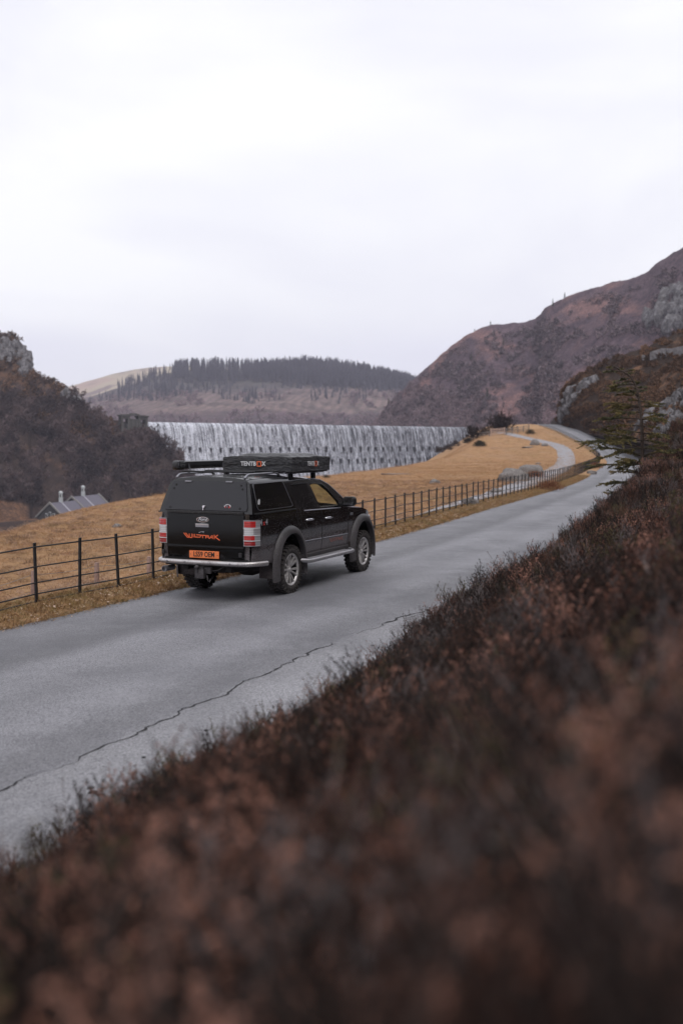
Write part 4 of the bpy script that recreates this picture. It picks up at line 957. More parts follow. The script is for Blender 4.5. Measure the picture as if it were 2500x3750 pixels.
def patch(name, y0, y1, r0, r1, side, ny, nx, mat, jit=0.0):
    V = []
    for yv in np.linspace(y0, y1, ny):
        for k in np.linspace(0, 1, nx):
            r_ = r0 + (r1-r0)*k; x = float(Lx(yv)) + (float(Wr(yv)) + r_/.93 if side > 0 else -r_/.93); V.append((x, yv, 0))
    V = np.array(V); V[:, 2] = ground_z(V[:, 0], V[:, 1]); idx = np.arange(len(V)).reshape(ny, nx)
    T = np.stack([idx[:-1, :-1], idx[:-1, 1:], idx[1:, 1:], idx[1:, :-1]], -1).reshape(-1, 4)
    return link(name, np_mesh(name, V, T, smooth=True), mat)
HC = proto_collection('heather', [heather_proto(k, .24 + .02*(k % 3), 13, (.25, .5, .1, .7, .35, .15, .6)[k % 7]) for k in range(9)], ['heather_stem', 'heather_leaf', 'heather_flower'])
hp = patch('heather_bank', -2, 48, .02, 2.1, 1, 160, 16, 'heather_stem'); scatter(hp, HC, 72, .6, 1.1, 3)
t = NT('vignette_heather_leaf'); rnd = t.n('ShaderNodeObjectInfo').outputs['Random']
t.bsdf(t.ramp(rnd, [(.0, (.018, .011, .010)), (.4, (.040, .021, .017)), (.75, (.072, .034, .026)), (1, (.050, .037, .040))]), .9, .15)  # leaf colours darkened to paint in the vignette over the near bank
HD = proto_collection('vignette_heather', [heather_proto(900+k, .27, 13, (.15, .3, .55)[k % 3]) for k in range(6)], ['heather_stem', 'vignette_heather_leaf', 'heather_flower'])
hq = patch('vignette_heather_bank', -2, 48, 1.9, 5.2, 1, 160, 16, 'heather_stem'); scatter(hq, HD, 66, .65, 1.2, 4); tag(hq, 'heather higher up on the bank, vignette darkness painted into its colour', 'heather', kind='stuff')
tag(hp, 'dense brown winter heather covering the bank beside the road', 'heather', kind='stuff')
# other growth in the bank: grey dead heather, seed-head clumps, green moss heather; near-black clumps paint in foreground darkness
simple('dead_heather', (.15, .128, .126), .95, var=.3, scale=9); simple('dead_leaf', (.11, .09, .09), .95, var=.35, scale=9); simple('seed_head', (.30, .145, .105), .95, var=.3, scale=9)
simple('moss_leaf', (.075, .062, .022), .95, var=.35, scale=9); simple('black_leaf', (.020, .012, .010), .95, var=.35, scale=9); simple('rust_leaf', (.13, .058, .040), .95, var=.35, scale=9)
for nm, mats_, fl, dens, lab, sd in (('grey_heather', ('dead_heather', 'dead_leaf', 'seed_head'), .10, 1.6, 'grey dead heather clumps among the brown on the bank', 61), ('seed_heather', ('heather_stem', 'rust_leaf', 'seed_head'), .95, 3.2, 'pinkish seed-headed heather clumps scattered on the bank', 62),
        ('green_heather', ('heather_stem', 'moss_leaf', 'heather_flower'), .05, 1.5, 'olive green heather clumps scattered on the bank', 63), ('dark_heather', ('black_leaf', 'black_leaf', 'heather_flower'), .0, 6.0, 'almost black heather clumps on the bank, foreground darkness painted in', 64)):
    HC2 = proto_collection(nm, [heather_proto(sd*10+k, .30, 22, fl) for k in range(3)], mats_)
    h2 = patch(nm, -2, 48, .55 if nm in ('dark_heather', 'grey_heather') else .05, 5.2, 1, 160, 30, mats_[0]); scatter(h2, HC2, dens, .8, 1.35, sd); tag(h2, lab, 'heather', kind='stuff')
# grasses
def grassmat(name, stops):
    t = NT(name); v = t.coord('World'); rnd = t.n('ShaderNodeObjectInfo').outputs['Random']; nz = t.noise(v, .9, 4, .6)
    c = t.ramp(rnd, stops); c = t.mix(t.ramp(nz, [(.5, 0.0), (.68, .4)]), c, (.20, .155, .06)); t.bsdf(c, .85, .15)
grassmat('verge_grass', [(.0, (.15, .085, .05)), (.25, (.30, .18, .09)), (.55, (.42, .255, .13)), (.8, (.24, .19, .075)), (1, (.54, .39, .26))])
grassmat('field_grass', [(.0, (.25, .15, .075)), (.35, (.36, .215, .11)), (.7, (.42, .25, .14)), (1, (.48, .33, .24))])
grassmat('dead_grass', [(.0, (.14, .085, .06)), (.4, (.27, .18, .13)), (.75, (.42, .29, .22)), (1, (.30, .16, .09))])
def grass_proto(seed, n, h, sp):
    rd = random.Random(seed); V, T = [], []
    for _ in range(n):
        an = rd.uniform(0, 6.28); a = Vector((rd.gauss(0, sp), rd.gauss(0, sp), -.01)); L = h*rd.uniform(.4, 1.15); d = Vector((math.cos(an)*rd.uniform(.1, 1.2), math.sin(an)*rd.uniform(.1, 1.2), 1)).normalized()
        x = d.cross(Vector((rd.gauss(0, 1), rd.gauss(0, 1), .1))).normalized()*.0035; m = a + d*L*.6; e = m + (d + Vector((math.cos(an)*.6, math.sin(an)*.6, -.35))).normalized()*L*.5
        i = len(V); V += [a-x, a+x, m-x*.7, m+x*.7, e]; T += [(i, i+1, i+3), (i, i+3, i+2), (i+2, i+3, i+4)]
    return np_mesh('grass', [tuple(p) for p in V], T)
GC = proto_collection('verge_grass', [grass_proto(k, 26, .11, .045) for k in range(6)], ['verge_grass'])
FF = proto_collection('far_grass', [grass_proto(50+k, 34, .10, .22) for k in range(6)], ['field_grass'])
FC = proto_collection('field_grass', [grass_proto(30+k, 30, .065, .09) for k in range(6)], ['field_grass'])
DC = proto_collection('dead_tussock', [grass_proto(70+k, 60, .15, .13) for k in range(5)], ['dead_grass'])
dt = patch('dead_tussocks', 6, 75, 1.3, 20, -1, 120, 40, 'dead_grass'); scatter(dt, DC, 2.4, .5, 1.5, 41); tag(dt, 'pale pinkish dead tussocks dotted through the field', 'grass', kind='stuff')
simple('litter', (.42, .31, .235), .9, var=.5, scale=30)
def litter_proto(seed):
    rd = random.Random(seed); V, T = [], []
    for _ in range(5):
        a = Vector((rd.gauss(0, .05), rd.gauss(0, .05), .004)); an = rd.uniform(0, 6.28); l = rd.uniform(.008, .022); d = Vector((math.cos(an), math.sin(an), rd.uniform(0, .5)))*l; x = Vector((-math.sin(an), math.cos(an), rd.uniform(-.3, .3)))*l*.5; i = len(V); V += [tuple(a-d), tuple(a+x), tuple(a+d), tuple(a-x)]; T += [(i, i+1, i+2), (i, i+2, i+3)]
    return np_mesh('litter', V, T)
LC = proto_collection('leaf_litter', [litter_proto(k) for k in range(5)], ['litter'])
ll = patch('leaf_litter', 6, 45, -.22, .75, -1, 160, 8, 'litter'); ll.location.z = .03; scatter(ll, LC, 42, .6, 1.5, 71, .4); tag(ll, 'pale dead leaves and grit strewn along the road edge', 'litter', kind='stuff')
vg = patch('verge_grass', 6, 75, -.10, 1.35, -1, 200, 10, 'verge_grass'); scatter(vg, GC, 170, .35, 1.1, 11); tag(vg, 'tufts of dead straw coloured grass along the road verge', 'grass', kind='stuff')
ff_ = patch('field_tussocks', 60, 196, 1.0, 27, -1, 140, 40, 'field_grass'); scatter(ff_, FF, 5, .7, 1.8, 25); tag(ff_, 'dry grass tussocks over the far part of the field', 'grass', kind='stuff')
fg = patch('field_grass', 6, 62, 1.2, 24, -1, 120, 60, 'field_grass'); scatter(fg, FC, 26, .5, 1.3, 15); tag(fg, 'short dry orange grass growing over the field', 'grass', kind='stuff')
# ------------------------------------------------------------------ pickup truck: materials
def dirty(name, base, rough, spec, coat, dust, amount, z0, z1, fleck=.5, metal=0.0, flz=1.6, veil=0.0):
    """paint, plastic or glass with road dust: dust thickens towards the sills, mud flecks thrown up the sides"""
    t = NT(name); v = t.n('ShaderNodeTexCoord').outputs['Object']; z = t.sep(v)[2]
    n1 = t.noise(v, 3.2, 5, .65); n2 = t.noise(t.map(v, (1, 1.0, 1.4), (R(25), 0, 0)), 55, 3, .6); n3 = t.noise(v, 130, 2, .6)
    g = t.maprange(t.math('ADD', z, t.math('MULTIPLY', t.math('SUBTRACT', n1, .5), .5)), z0, z1, amount, 0.0, True)
    film = t.math('MULTIPLY', g, t.maprange(t.math('ADD', n2, t.math('MULTIPLY', n3, .5)), .58, .86, .22, 1.0))
    fl = t.math('MULTIPLY', t.ramp(t.noise(t.map(v, (1, .8, 1.5), (R(30), 0, 0)), 58, 3, .6), [(.60, 0.0), (.66, 1.0)]), t.maprange(z, z1, flz, fleck, 0.0))
    fl2 = t.math('MULTIPLY', t.ramp(t.vor(v, 26), [(.10, 1.0), (.14, 0.0)]), t.math('MULTIPLY', t.maprange(z, .8, flz, fleck*.8, 0.0), t.ramp(t.noise(v, 2.3, 3), [(.5, 0.0), (.6, 1.0)])))
    f = t.math('ADD', t.math('MAXIMUM', film, t.math('MAXIMUM', fl, fl2)), veil, True)
    col = t.mix(f, base, t.mix(n1, tuple(x*.75 for x in dust), dust))
    b = t.bsdf(col, t.math('ADD', t.math('MULTIPLY', f, .6), rough, True), spec, metal, t.bump(n2, .06, .004))
    if coat: t.set(b, 'Coat Weight', t.math('MULTIPLY', t.math('SUBTRACT', 1.0, f, True), coat)); b.inputs['Coat Roughness'].default_value = .04
    return t.m
DUST = (.21, .185, .195)
dirty('truck_paint', (.004, .004, .005), .10, .5, .6, DUST, 1.0, .55, 1.10, .9, flz=1.75)
dirty('tailgate_paint', (.0035, .0035, .004), .2, .28, .0, DUST, .5, .45, .70, .02, flz=1.0)
dirty('canopy_paint', (.005, .005, .0065), .22, .5, .3, DUST, .1, .5, .9, .12, flz=1.8, veil=.0)
dirty('side_glass', (.003, .003, .004), .05, .5, .0, DUST, .2, .9, 1.3, .6, flz=2.0)
dirty('rear_glass', (.012, .012, .017), .22, .5, .0, DUST, .1, .5, .9, .0, veil=.012)
dirty('arch_plastic', (.009, .009, .010), .38, .5, .0, (.21, .19, .20), .5, .80, 1.25, .7, flz=2.0)
dirty('black_plastic', (.010, .010, .011), .5, .4, .0, DUST, .5, .3, .9, .3)
dirty('under_black', (.006, .006, .0065), .8, .3, .0, (.06, .052, .05), .7, .3, .9, .1)
dirty('stainless', (.62, .60, .60), .26, .5, .0, (.25, .21, .20), .75, .5, .72, .35, metal=.9)
dirty('step_metal', (.50, .49, .51), .35, .5, .0, (.24, .22, .23), .6, .38, .58, .3, metal=.8)
dirty('mudflap_rubber', (.02, .019, .019), .8, .2, .0, (.13, .11, .11), .9, .3, .9, .2)
simple('chrome', (.75, .75, .78), .12, metal=1.0, var=.05); simple('roof_rail', (.30, .30, .33), .35, metal=.8, var=.1)
t = NT('tyre_rubber'); v = t.coord('Object'); n = t.noise(v, 30, 4, .7); t.bsdf(t.ramp(n, [(.3, (.022, .020, .020)), (.55, (.06, .054, .053)), (.75, (.15, .135, .13))]), .9, .2, normal=t.bump(n, .4, .01))
t = NT('alloy'); v = t.coord('Object'); n = t.noise(v, 9, 5, .7); t.bsdf(t.ramp(n, [(.3, (.40, .37, .36)), (.6, (.66, .64, .64))]), t.ramp(n, [(.3, .6), (.7, .3)]), .5, .65)
simple('alloy_dark', (.035, .033, .033), .7, metal=.3); simple('disc_metal', (.12, .11, .11), .5, metal=.8)
simple('interior', (.012, .012, .013), .9); simple('seat_cloth', (.03, .03, .033), .9)
simple('plate_orange', (.90, .235, .075), .35, var=.06); simple('ink_black', (.01, .01, .01), .5); simple('decal_orange', (.86, .16, .055), .4, var=.05); simple('decal_faded', (.36, .16, .14), .8, var=.3, scale=60)
simple('decal_white', (.70, .70, .72), .5, var=.05); simple('decal_grey', (.34, .34, .37), .5); simple('decal_red', (.55, .03, .03), .45); simple('badge_blue', (.012, .014, .03), .2, coat=.8)
def lens(name, col, rough=.08):
    t = NT(name); v = t.coord('Object'); st = t.n('ShaderNodeTexWave', {'Vector': v, 'Scale': 9.0, 'Distortion': 0.0}, bands_direction='Z').outputs[0]
    b = t.bsdf(t.mix(t.math('MULTIPLY', st, .4), col, tuple(x*.55 for x in col)), rough, .6, normal=t.bump(st, .3, .01)); b.inputs['Coat Weight'].default_value = .8; b.inputs['Coat Roughness'].default_value = .03
lens('lens_red', (.52, .022, .022)); lens('lens_dark_red', (.34, .02, .022)); lens('lens_white', (.62, .61, .62)); lens('lens_clear', (.34, .33, .35))
t = NT('tinted_glass'); fa = t.n('ShaderNodeLayerWeight', {0: .5}).outputs['Facing']; fr_ = t.math('ADD', t.math('MULTIPLY', t.math('POWER', fa, 4.0), .55), .05); tr = t.n('ShaderNodeBsdfTransparent', {0: (.80, .83, .70)}); gl = t.n('ShaderNodeBsdfGlossy', {0: (1, 1, 1), 'Roughness': .03})
ms = t.n('ShaderNodeMixShader', {0: fr_}); t.t.links.new(tr.outputs[0], ms.inputs[1]); t.t.links.new(gl.outputs[0], ms.inputs[2]); t.t.links.new(ms.outputs[0], t.out.inputs[0])
t = NT('tent_fabric'); v = t.coord('Object'); n = t.noise(v, 5, 5, .6, .6); t.bsdf(t.ramp(n, [(.3, (.012, .012, .014)), (.7, (.032, .032, .037))]), t.ramp(n, [(.3, .32), (.7, .5)]), .5, normal=t.bump(t.noise(t.map(v, (1, 1, 2.5)), 7, 4, .6, 1.2), .8, .06))
simple('awning_alu', (.085, .085, .095), .35, metal=.7, var=.1)

# ------------------------------------------------------------------ truck body
TH = 0.41177665
truck = empty('pickup_truck', (-1.607, 16.081, -.013), -TH, 'muddy black four door pickup with canopy parked on the road', 'pickup truck')
def arch_z(y, yc, rx=.475, rz=.56, z0=.42):
    d = (y-yc)/rx
    return z0 + rz*math.sqrt(max(0, 1-abs(d)**2.2)) if abs(d) < 1 else -1
ZT = lambda y: float(np.interp(y, [-1.12, .3, 2.2, 2.5, 3.0, 3.35, 3.55, 3.66, 3.72], [1.335, 1.325, 1.275, 1.235, 1.20, 1.125, 1.03, .93, .84]))
def ZB(y):
    base = float(np.interp(y, [-1.2, -.9, -.55, -.45, .45, .5, 2.5, 2.55, 3.4, 3.72], [.62, .60, .55, .5, .5, .53, .53, .5, .5, .56]))
    return max(base, arch_z(y, 0), arch_z(y, 3.0))
def BX(z, y):
    x = float(np.interp(z, [.40, .52, .62, .80, .815, 1.0, 1.15, 1.22, 1.30, 1.36], [.79, .825, .848, .866, .858, .868, .866, .858, .842, .828]))
    if y < -.93: d = min(1, (-.93-y)/.21); x -= .115*(1-math.sqrt(1-d*d))
    if y > 3.0: d = min(1, (y-3.0)/.76); x -= .32*(1-math.sqrt(1-d*d))
    return x
ycol = sorted(set([round(v_, 4) for v_ in np.linspace(-1.125, 3.72, 170)] + [round(c_ + s_*.475, 4) for c_ in (0, 3) for s_ in (-1, 1)]))
body = MB(); NZ = 22
for s_ in (-1, 1):
    rows = []
    for y in ycol:
        zb, zt = ZB(y), ZT(y); rows.append([(s_*BX(zb+(zt-zb)*k/NZ, y), y, zb+(zt-zb)*k/NZ) for k in range(NZ+1)])
    body.grid(rows)
# bonnet, nose, bed floor edge and rear panel
rows = []
for y in [v_ for v_ in ycol if v_ >= 2.2]:
    e = BX(ZT(y), y); rows.append([(e*k, y, ZT(y) + .05*(1-abs(k)**3)) for k in np.linspace(-1, 1, 15)])
body.grid(rows)
rows = []
for k in range(13):
    z = .56 + (.84-.56)*k/12; e = BX(z, 3.72); rows.append([(e*q, 3.72 + .06*(1-q*q), z) for q in np.linspace(-1, 1, 11)])
body.grid(rows)
body.add([(-.752, -1.12, .62), (.752, -1.12, .62), (.752, -1.12, 1.335), (-.752, -1.12, 1.335)], [(0, 1, 2, 3)])
body_o = body.build('body', 'truck_paint', truck, smooth=32)
# door shut lines, waist strip and rubbing strip as thin real pieces
def sline(name, pts, wd, mat, proud=.003, s_=1, parent=None):
    b = MB(); q = [Vector((s_*(BX(z, y)+proud), y, z)) for y, z in pts]; b.tube(q, wd, 5); return b.build(name, mat, parent or truck, smooth=60)
for s_ in (1, -1):
    for yd, ztop in ((.43, 1.30), (1.215, 1.29), (2.33, 1.25)): sline('door_gap', [(yd, z) for z in np.linspace(.58, ztop, 8)], .005, 'interior', .0, s_)
    sline('door_gap', [(y, .575) for y in np.linspace(.43, 2.3, 20)], .005, 'interior', .0, s_)
    for y0_, y1_ in ((.47, 1.19), (1.24, 2.31)): sline('rubbing_strip', [(y, .795 - .012*(y-.4)) for y in np.linspace(y0_, y1_, 14)], .006, 'roof_rail', .004, s_)
    sline('waist_strip', [(y, 1.297 - .024*(y-.3)) for y in np.linspace(.55, 2.02, 24)], .009, 'roof_rail', .002, s_)
    sline('bed_gap', [(.29, z) for z in np.linspace(.9, 1.33, 6)], .006, 'interior', .0, s_)
    b = MB(); b.box((s_*.862, 1.35, .545), (.06, 1.9, .07)); b.build('sill', 'black_plastic', truck, bevel=.012)
# inner wheel wells and chassis
b = MB()
for yc in (0, 3.0):
    for s_ in (-1, 1):
        rows = []
        for k in range(25):
            an = math.pi*k/24; y = yc - .50*math.cos(an); z = .40 + .60*math.sin(an)**.9; rows.append([(s_*x, y, z) for x in (.38, .86)])
        b.grid(rows); b.box((s_*.39, yc, .75), (.02, 1.0, .5))
b.build('wheel_well', 'under_black', truck)
b = MB(); b.box((0, 1.25, .62), (.78, 4.6, .16)); b.box((-.38, 1.2, .52), (.09, 4.6, .14)); b.box((.38, 1.2, .52), (.09, 4.6, .14)); b.box((0, .85, .72), (1.5, 3.5, .10)); b.box((0, -.85, .66), (1.45, .5, .10)); b.box((0, -.62, .50), (.62, .5, .2))
b.build('chassis', 'under_black', truck, bevel=.01)
b = MB(); b.tube([(-.72, 0, .385), (-.2, 0, .385), (.05, 0, .385), (.2, 0, .385), (.45, 0, .385), (.72, 0, .385)], [.045, .05, .13, .13, .05, .045], 14); b.tube([(-.7, 3, .40), (.7, 3, .40)], .045, 10); b.build('axle', 'under_black', truck, smooth=50)
b = MB(); b.lathe([(-.10, .05), (-.10, .30), (-.06, .345), (.06, .345), (.10, .30), (.10, .05)], 'z', 24, (.05, -.62, .50)); b.build('spare_wheel', 'under_black', truck, smooth=40)
# ------------------------------------------------------------------ wheel arches
def flare(yc, s_):
    b = MB(); rows = []
    for k in range(41):
        an = R(-14) + (math.pi + R(28))*k/40; c_, q = -math.cos(an), math.sin(an)
        zz = lambda r_: .42 + (r_)*abs(q)**.92*math.copysign(1, q)
        rows.append([(s_*x, yc + rx*math.copysign(abs(c_)**.92, c_), zz(rz)) for rx, rz, x in ((.585, .672, .855), (.565, .650, .895), (.53, .615, .920), (.495, .58, .932), (.470, .555, .935), (.458, .543, .928), (.458, .543, .84))])
    b.grid(rows); return b.build('wheel_arch', 'arch_plastic', truck, smooth=45)
for yc in (0, 3.0):
    for s_ in (-1, 1): flare(yc, s_)
# ------------------------------------------------------------------ wheels
WR, WWID = .388, .255
def wheel_parts():
    ty = MB(); h = WWID/2
    ty.lathe([(-h+.015, .255), (-h+.003, .275), (-h, .32), (-h+.012, .355), (-h+.03, .372), (h-.03, .372), (h-.012, .355), (h, .32), (h-.003, .275), (h-.015, .255)], 'x', 60)
    n = 30
    for k in range(n):
        for (x, wx, ph, wt) in ((-h+.03, .055, 0, .036), (h-.03, .055, .5, .036), (-.038, .052, .25, .040), (.038, .052, .75, .040)):
            an = 2*math.pi*(k+ph)/n; rot = Matrix.Rotation(an, 3, 'X'); c_ = rot @ Vector((x, 0, .378)); ty.box(c_, (wx, wt, .022), rot @ Matrix.Rotation(.25 if abs(x) < .05 else 0, 3, 'Z'))
        for sd in (-1, 1):
            an = 2*math.pi*(k+(.5 if sd > 0 else 0))/n; rot = Matrix.Rotation(an, 3, 'X'); ty.box(rot @ Vector((sd*(h-.008), 0, .357)), (.022, .03, .034), rot)
    tyre = ty.mesh('tyre', 32); tyre.materials.append(M['tyre_rubber'])
    rm = MB(); rm.lathe([(-.09, .25), (.06, .245), (.095, .258), (.11, .262), (.115, .252), (.10, .238), (.07, .228), (-.06, .215)], 'x', 48)
    rm.lathe([(.02, .215), (.03, .06)], 'x', 32)
    rim = rm.mesh('rim', 40); rim.materials.append(M['alloy_dark'])
    lip = MB(); lip.lathe([(.100, .262), (.112, .262), (.118, .252), (.108, .232), (.09, .226)], 'x', 48); lipm = lip.mesh('rim_lip', 50); lipm.materials.append(M['alloy'])
    sp = MB()
    for off in (-1, 1):
        q = []
        for r_, y, x, w_ in ((.045, .012*off, .062, .018), (.10, .020*off, .085, .016), (.16, .036*off, .098, .019), (.235, .052*off, .106, .021)): q.append((r_, y, x, w_))
        rows = [[(x-.03, y-w_, r_), (x, y-w_*.8, r_), (x+.004, y, r_), (x, y+w_*.8, r_), (x-.03, y+w_, r_)] for r_, y, x, w_ in q]; sp.grid(rows, True)
    spm = sp.mesh('spoke', 45); spm.materials.append(M['alloy'])
    hb = MB(); hb.lathe([(.03, .075), (.068, .072), (.078, .055), (.082, .036), (.092, .033), (.094, .001)], 'x', 24)
    for k in range(6): an = k*math.pi/3; hb.tube([(.06, .052*math.cos(an), .052*math.sin(an)), (.086, .052*math.cos(an), .052*math.sin(an))], .009, 6)
    hbm = hb.mesh('hub', 40); hbm.materials.append(M['alloy'])
    return tyre, rim, lipm, spm, hbm
TY, RM, LP, SP, HB = wheel_parts()
def wheel(x, y, s_, rot):
    wv = bpy.data.objects.new('wheel', RM); C.objects.link(wv); wv.parent = truck; wv.location = (x, y, WR); wv.rotation_euler = (rot, 0, 0 if s_ > 0 else math.pi)
    for nm, me in (('tyre', TY), ('rim_lip', LP), ('hub', HB)): o = bpy.data.objects.new(nm, me); C.objects.link(o); o.parent = wv
    for k in range(6): o = bpy.data.objects.new('spoke', SP); C.objects.link(o); o.parent = wv; o.rotation_euler = (k*math.pi/3, 0, 0)
for y, rot in ((0, .25), (3.0, .7)):
    for s_ in (-1, 1): wheel(s_*.775, y, s_, rot)
# ------------------------------------------------------------------ cab
def GXs(z): return .826 - (z-1.29)*.40
def fill2d(outer, holes):
    bm = bmesh.new(); es = []
    for lp in [outer] + holes:
        vs = [bm.verts.new((p[0], p[1], 0)) for p in lp]; es += [bm.edges.new((vs[i], vs[(i+1) % len(vs)])) for i in range(len(vs))]
    bmesh.ops.triangle_fill(bm, use_beauty=True, use_dissolve=False, edges=es); bm.verts.index_update()
    V = [(v_.co.x, v_.co.y) for v_ in bm.verts]; Fs = [tuple(v_.index for v_ in f.verts) for f in bm.faces]; bm.free(); return V, Fs
ROOF = [(.27, 1.755), (.8, 1.775), (1.3, 1.778), (1.6, 1.752), (1.87, 1.665), (2.1, 1.53), (2.32, 1.385), (2.52, 1.245)]
cab_out = ROOF + [(2.2, 1.268), (1.5, 1.292), (.27, 1.318)]
WIN = [(1.235, 1.315), (1.15, 1.685), (1.32, 1.70), (1.56, 1.675), (1.80, 1.56), (2.03, 1.375), (2.06, 1.30)]
cab = MB()
for s_ in (-1, 1):
    V, Fs = fill2d(cab_out, [WIN]); cab.add([(s_*GXs(z), y, z) for y, z in V], Fs)
    n = len(WIN); cab.add([(s_*GXs(z), y, z) for y, z in WIN] + [(s_*(GXs(z)-.05), y, z) for y, z in WIN], [(i, (i+1) % n, n+(i+1) % n, n+i) for i in range(n)])
rows = []
for y in np.linspace(.27, 1.62, 14):
    z = float(np.interp(y, [p[0] for p in ROOF], [p[1] for p in ROOF])); e = GXs(z); rows.append([(e*k, y, z + .055*(1-abs(k)**2.6)) for k in np.linspace(-1, 1, 17)])
cab.grid(rows); cab.add([(-.82, .28, 1.30), (.82, .28, 1.30), (.64, .28, 1.76), (-.64, .28, 1.76)], [(0, 1, 2, 3)])
cab.build('cab', 'truck_paint', truck, smooth=30)
b = MB(); rows = []
for y in np.linspace(1.60, 2.50, 10):
    z = float(np.interp(y, [p[0] for p in ROOF], [p[1] for p in ROOF])); e = GXs(z)-.012; rows.append([(e*k, y + .10*(1-k*k), z + .012*(1-k*k)) for k in np.linspace(-1, 1, 11)])
b.grid(rows); b.build('windscreen', 'tinted_glass', truck, smooth=60)
RW = [(.52, 1.325), (.44, 1.42), (.42, 1.70), (.55, 1.715), (1.02, 1.71), (1.115, 1.318)]
for s_ in (-1, 1):
    b = MB(); n = len(WIN); b.add([(s_*(GXs(z)-.02), y, z) for y, z in WIN], [tuple(range(n))]); b.build('front_window', 'tinted_glass', truck)
    b = MB(); n = len(RW); b.add([(s_*(GXs(z)+.003), y, z) for y, z in RW] + [(s_*(GXs(z)-.02), y, z) for y, z in RW], [tuple(range(n))] + [(i, (i+1) % n, n+(i+1) % n, n+i) for i in range(n)]); b.build('rear_window', 'side_glass', truck)
    b = MB()                                                # wind deflectors and gutter
    b.tube([(s_*(GXs(z)+.016), y, z) for y, z in ((.45, 1.715), (.75, 1.725), (1.04, 1.722))], [.004, .011, .004], 6); b.tube([(s_*(GXs(z)+.016), y, z) for y, z in ((1.15, 1.70), (1.32, 1.714), (1.58, 1.685), (1.80, 1.585))], [.004, .012, .012, .004], 6); b.build('wind_deflector', 'black_plastic', truck, smooth=60)
    b = MB(); b.tube([(s_*(GXs(z)-.005), y, z+.012) for y, z in ROOF[:7]], .010, 6); b.build('gutter', 'roof_rail' if s_ > 0 else 'truck_paint', truck, smooth=60)
    b = MB(); b.box((s_*.36, 1.35, .98), (.50, .52, .16)); b.box((s_*.36, 1.12, 1.26), (.48, .14, .60), Matrix.Rotation(-.22, 3, 'X')); b.box((s_*.36, 1.03, 1.585), (.26, .10, .16), Matrix.Rotation(-.15, 3, 'X')); b.build('seat', 'seat_cloth', truck, bevel=.04, seg=3)
b = MB(); b.box((0, 2.22, 1.14), (1.46, .5, .22)); b.box((0, 1.3, .85), (1.5, 2.0, .04)); b.box((0, .36, 1.3), (1.4, .06, .8)); b.build('interior', 'interior', truck, bevel=.03)
b = MB(); rows = [[(.36+.19*math.cos(a)+.012*math.cos(c_)*math.cos(a), 1.93+.012*math.sin(c_)-.09*math.sin(a), 1.23+.165*math.sin(a)) for c_ in np.linspace(0, 6.283, 7)[:-1]] for a in np.linspace(0, 6.283, 25)]; b.grid(rows, True); b.build('steering_wheel', 'interior', truck, smooth=60)
# mirrors and handles
for s_ in (-1, 1):
    b = MB(); b.prism([(s_*.86, 1.30), (s_*.92, 1.275), (s_*1.09, 1.285), (s_*1.125, 1.33), (s_*1.12, 1.42), (s_*1.085, 1.452), (s_*.92, 1.45), (s_*.885, 1.41)], 1, 2.02, 2.13)
    mo = b.build('mirror', 'black_plastic', truck, smooth=40, bevel=.02, seg=3)
    b = MB(); b.prism([(s_*.905, 1.315), (s_*1.085, 1.305), (s_*1.10, 1.345), (s_*1.092, 1.415), (s_*1.07, 1.43), (s_*.925, 1.43), (s_*.905, 1.40)], 1, 2.012, 2.018); b.build('mirror_glass', 'chrome', mo)
    b = MB(); b.box((s_*.85, 2.08, 1.31), (.12, .07, .05)); b.build('mirror_arm', 'black_plastic', mo, bevel=.01)
    for y, z in ((.70, 1.135), (1.46, 1.115)):
        b = MB(); x0 = BX(z, y); b.tube([(s_*(x0+.004), y-.125, z), (s_*(x0+.032), y-.10, z+.002), (s_*(x0+.036), y, z+.003), (s_*(x0+.032), y+.10, z), (s_*(x0+.004), y+.125, z-.002)], [.012, .018, .020, .018, .012], 8); b.build('door_handle', 'chrome', truck, smooth=60)
    b = MB(); z, y = 1.115, 2.48; b.box((s_*(BX(z, y)+.004), y, z), (.014, .13, .045)); b.build('side_vent', 'roof_rail', truck, bevel=.006)
    b = MB(); b.box((s_*.66, 3.60, .93), (.22, .12, .2)); b.build('headlight', 'lens_clear', truck, bevel=.03)
b = MB(); b.box((0, 3.76, .86), (.9, .06, .22)); b.build('grille', 'black_plastic', truck, bevel=.02)
b = MB(); b.box((0, 3.72, .60), (1.5, .2, .2)); b.build('front_bumper', 'black_plastic', truck, bevel=.05, seg=3)
# ------------------------------------------------------------------ canopy
def yrear(z): return -1.135 + max(0, z-1.36)*.30
SEC = [(.842, 1.332), (.836, 1.36), (.81, 1.48), (.77, 1.62), (.735, 1.74), (.722, 1.785), (.705, 1.815), (.67, 1.842), (.60, 1.864), (.45, 1.880), (.25, 1.889), (0, 1.892)]
full = [(-x, z) for x, z in SEC] + [(x, z) for x, z in SEC[::-1][1:]]
can = MB(); rows = []
for k in np.linspace(0, 1, 12):
    r_ = []
    for x, z in full:
        y = yrear(z)*(1-k) + .255*k; pull = .035*(1-k)**8; r_.append((x*(1-pull), y, z - .018*(1-k)**6*(z > 1.8)))
    rows.append(r_)
can.grid(rows); can.add(rows[0], [tuple(range(len(full)))]); can.add(rows[-1], [tuple(range(len(full)))])
can.build('canopy', 'canopy_paint', truck, smooth=38)
CS = lambda z: float(np.interp(z, [p[1] for p in SEC[:7]], [p[0] for p in SEC[:7]]))
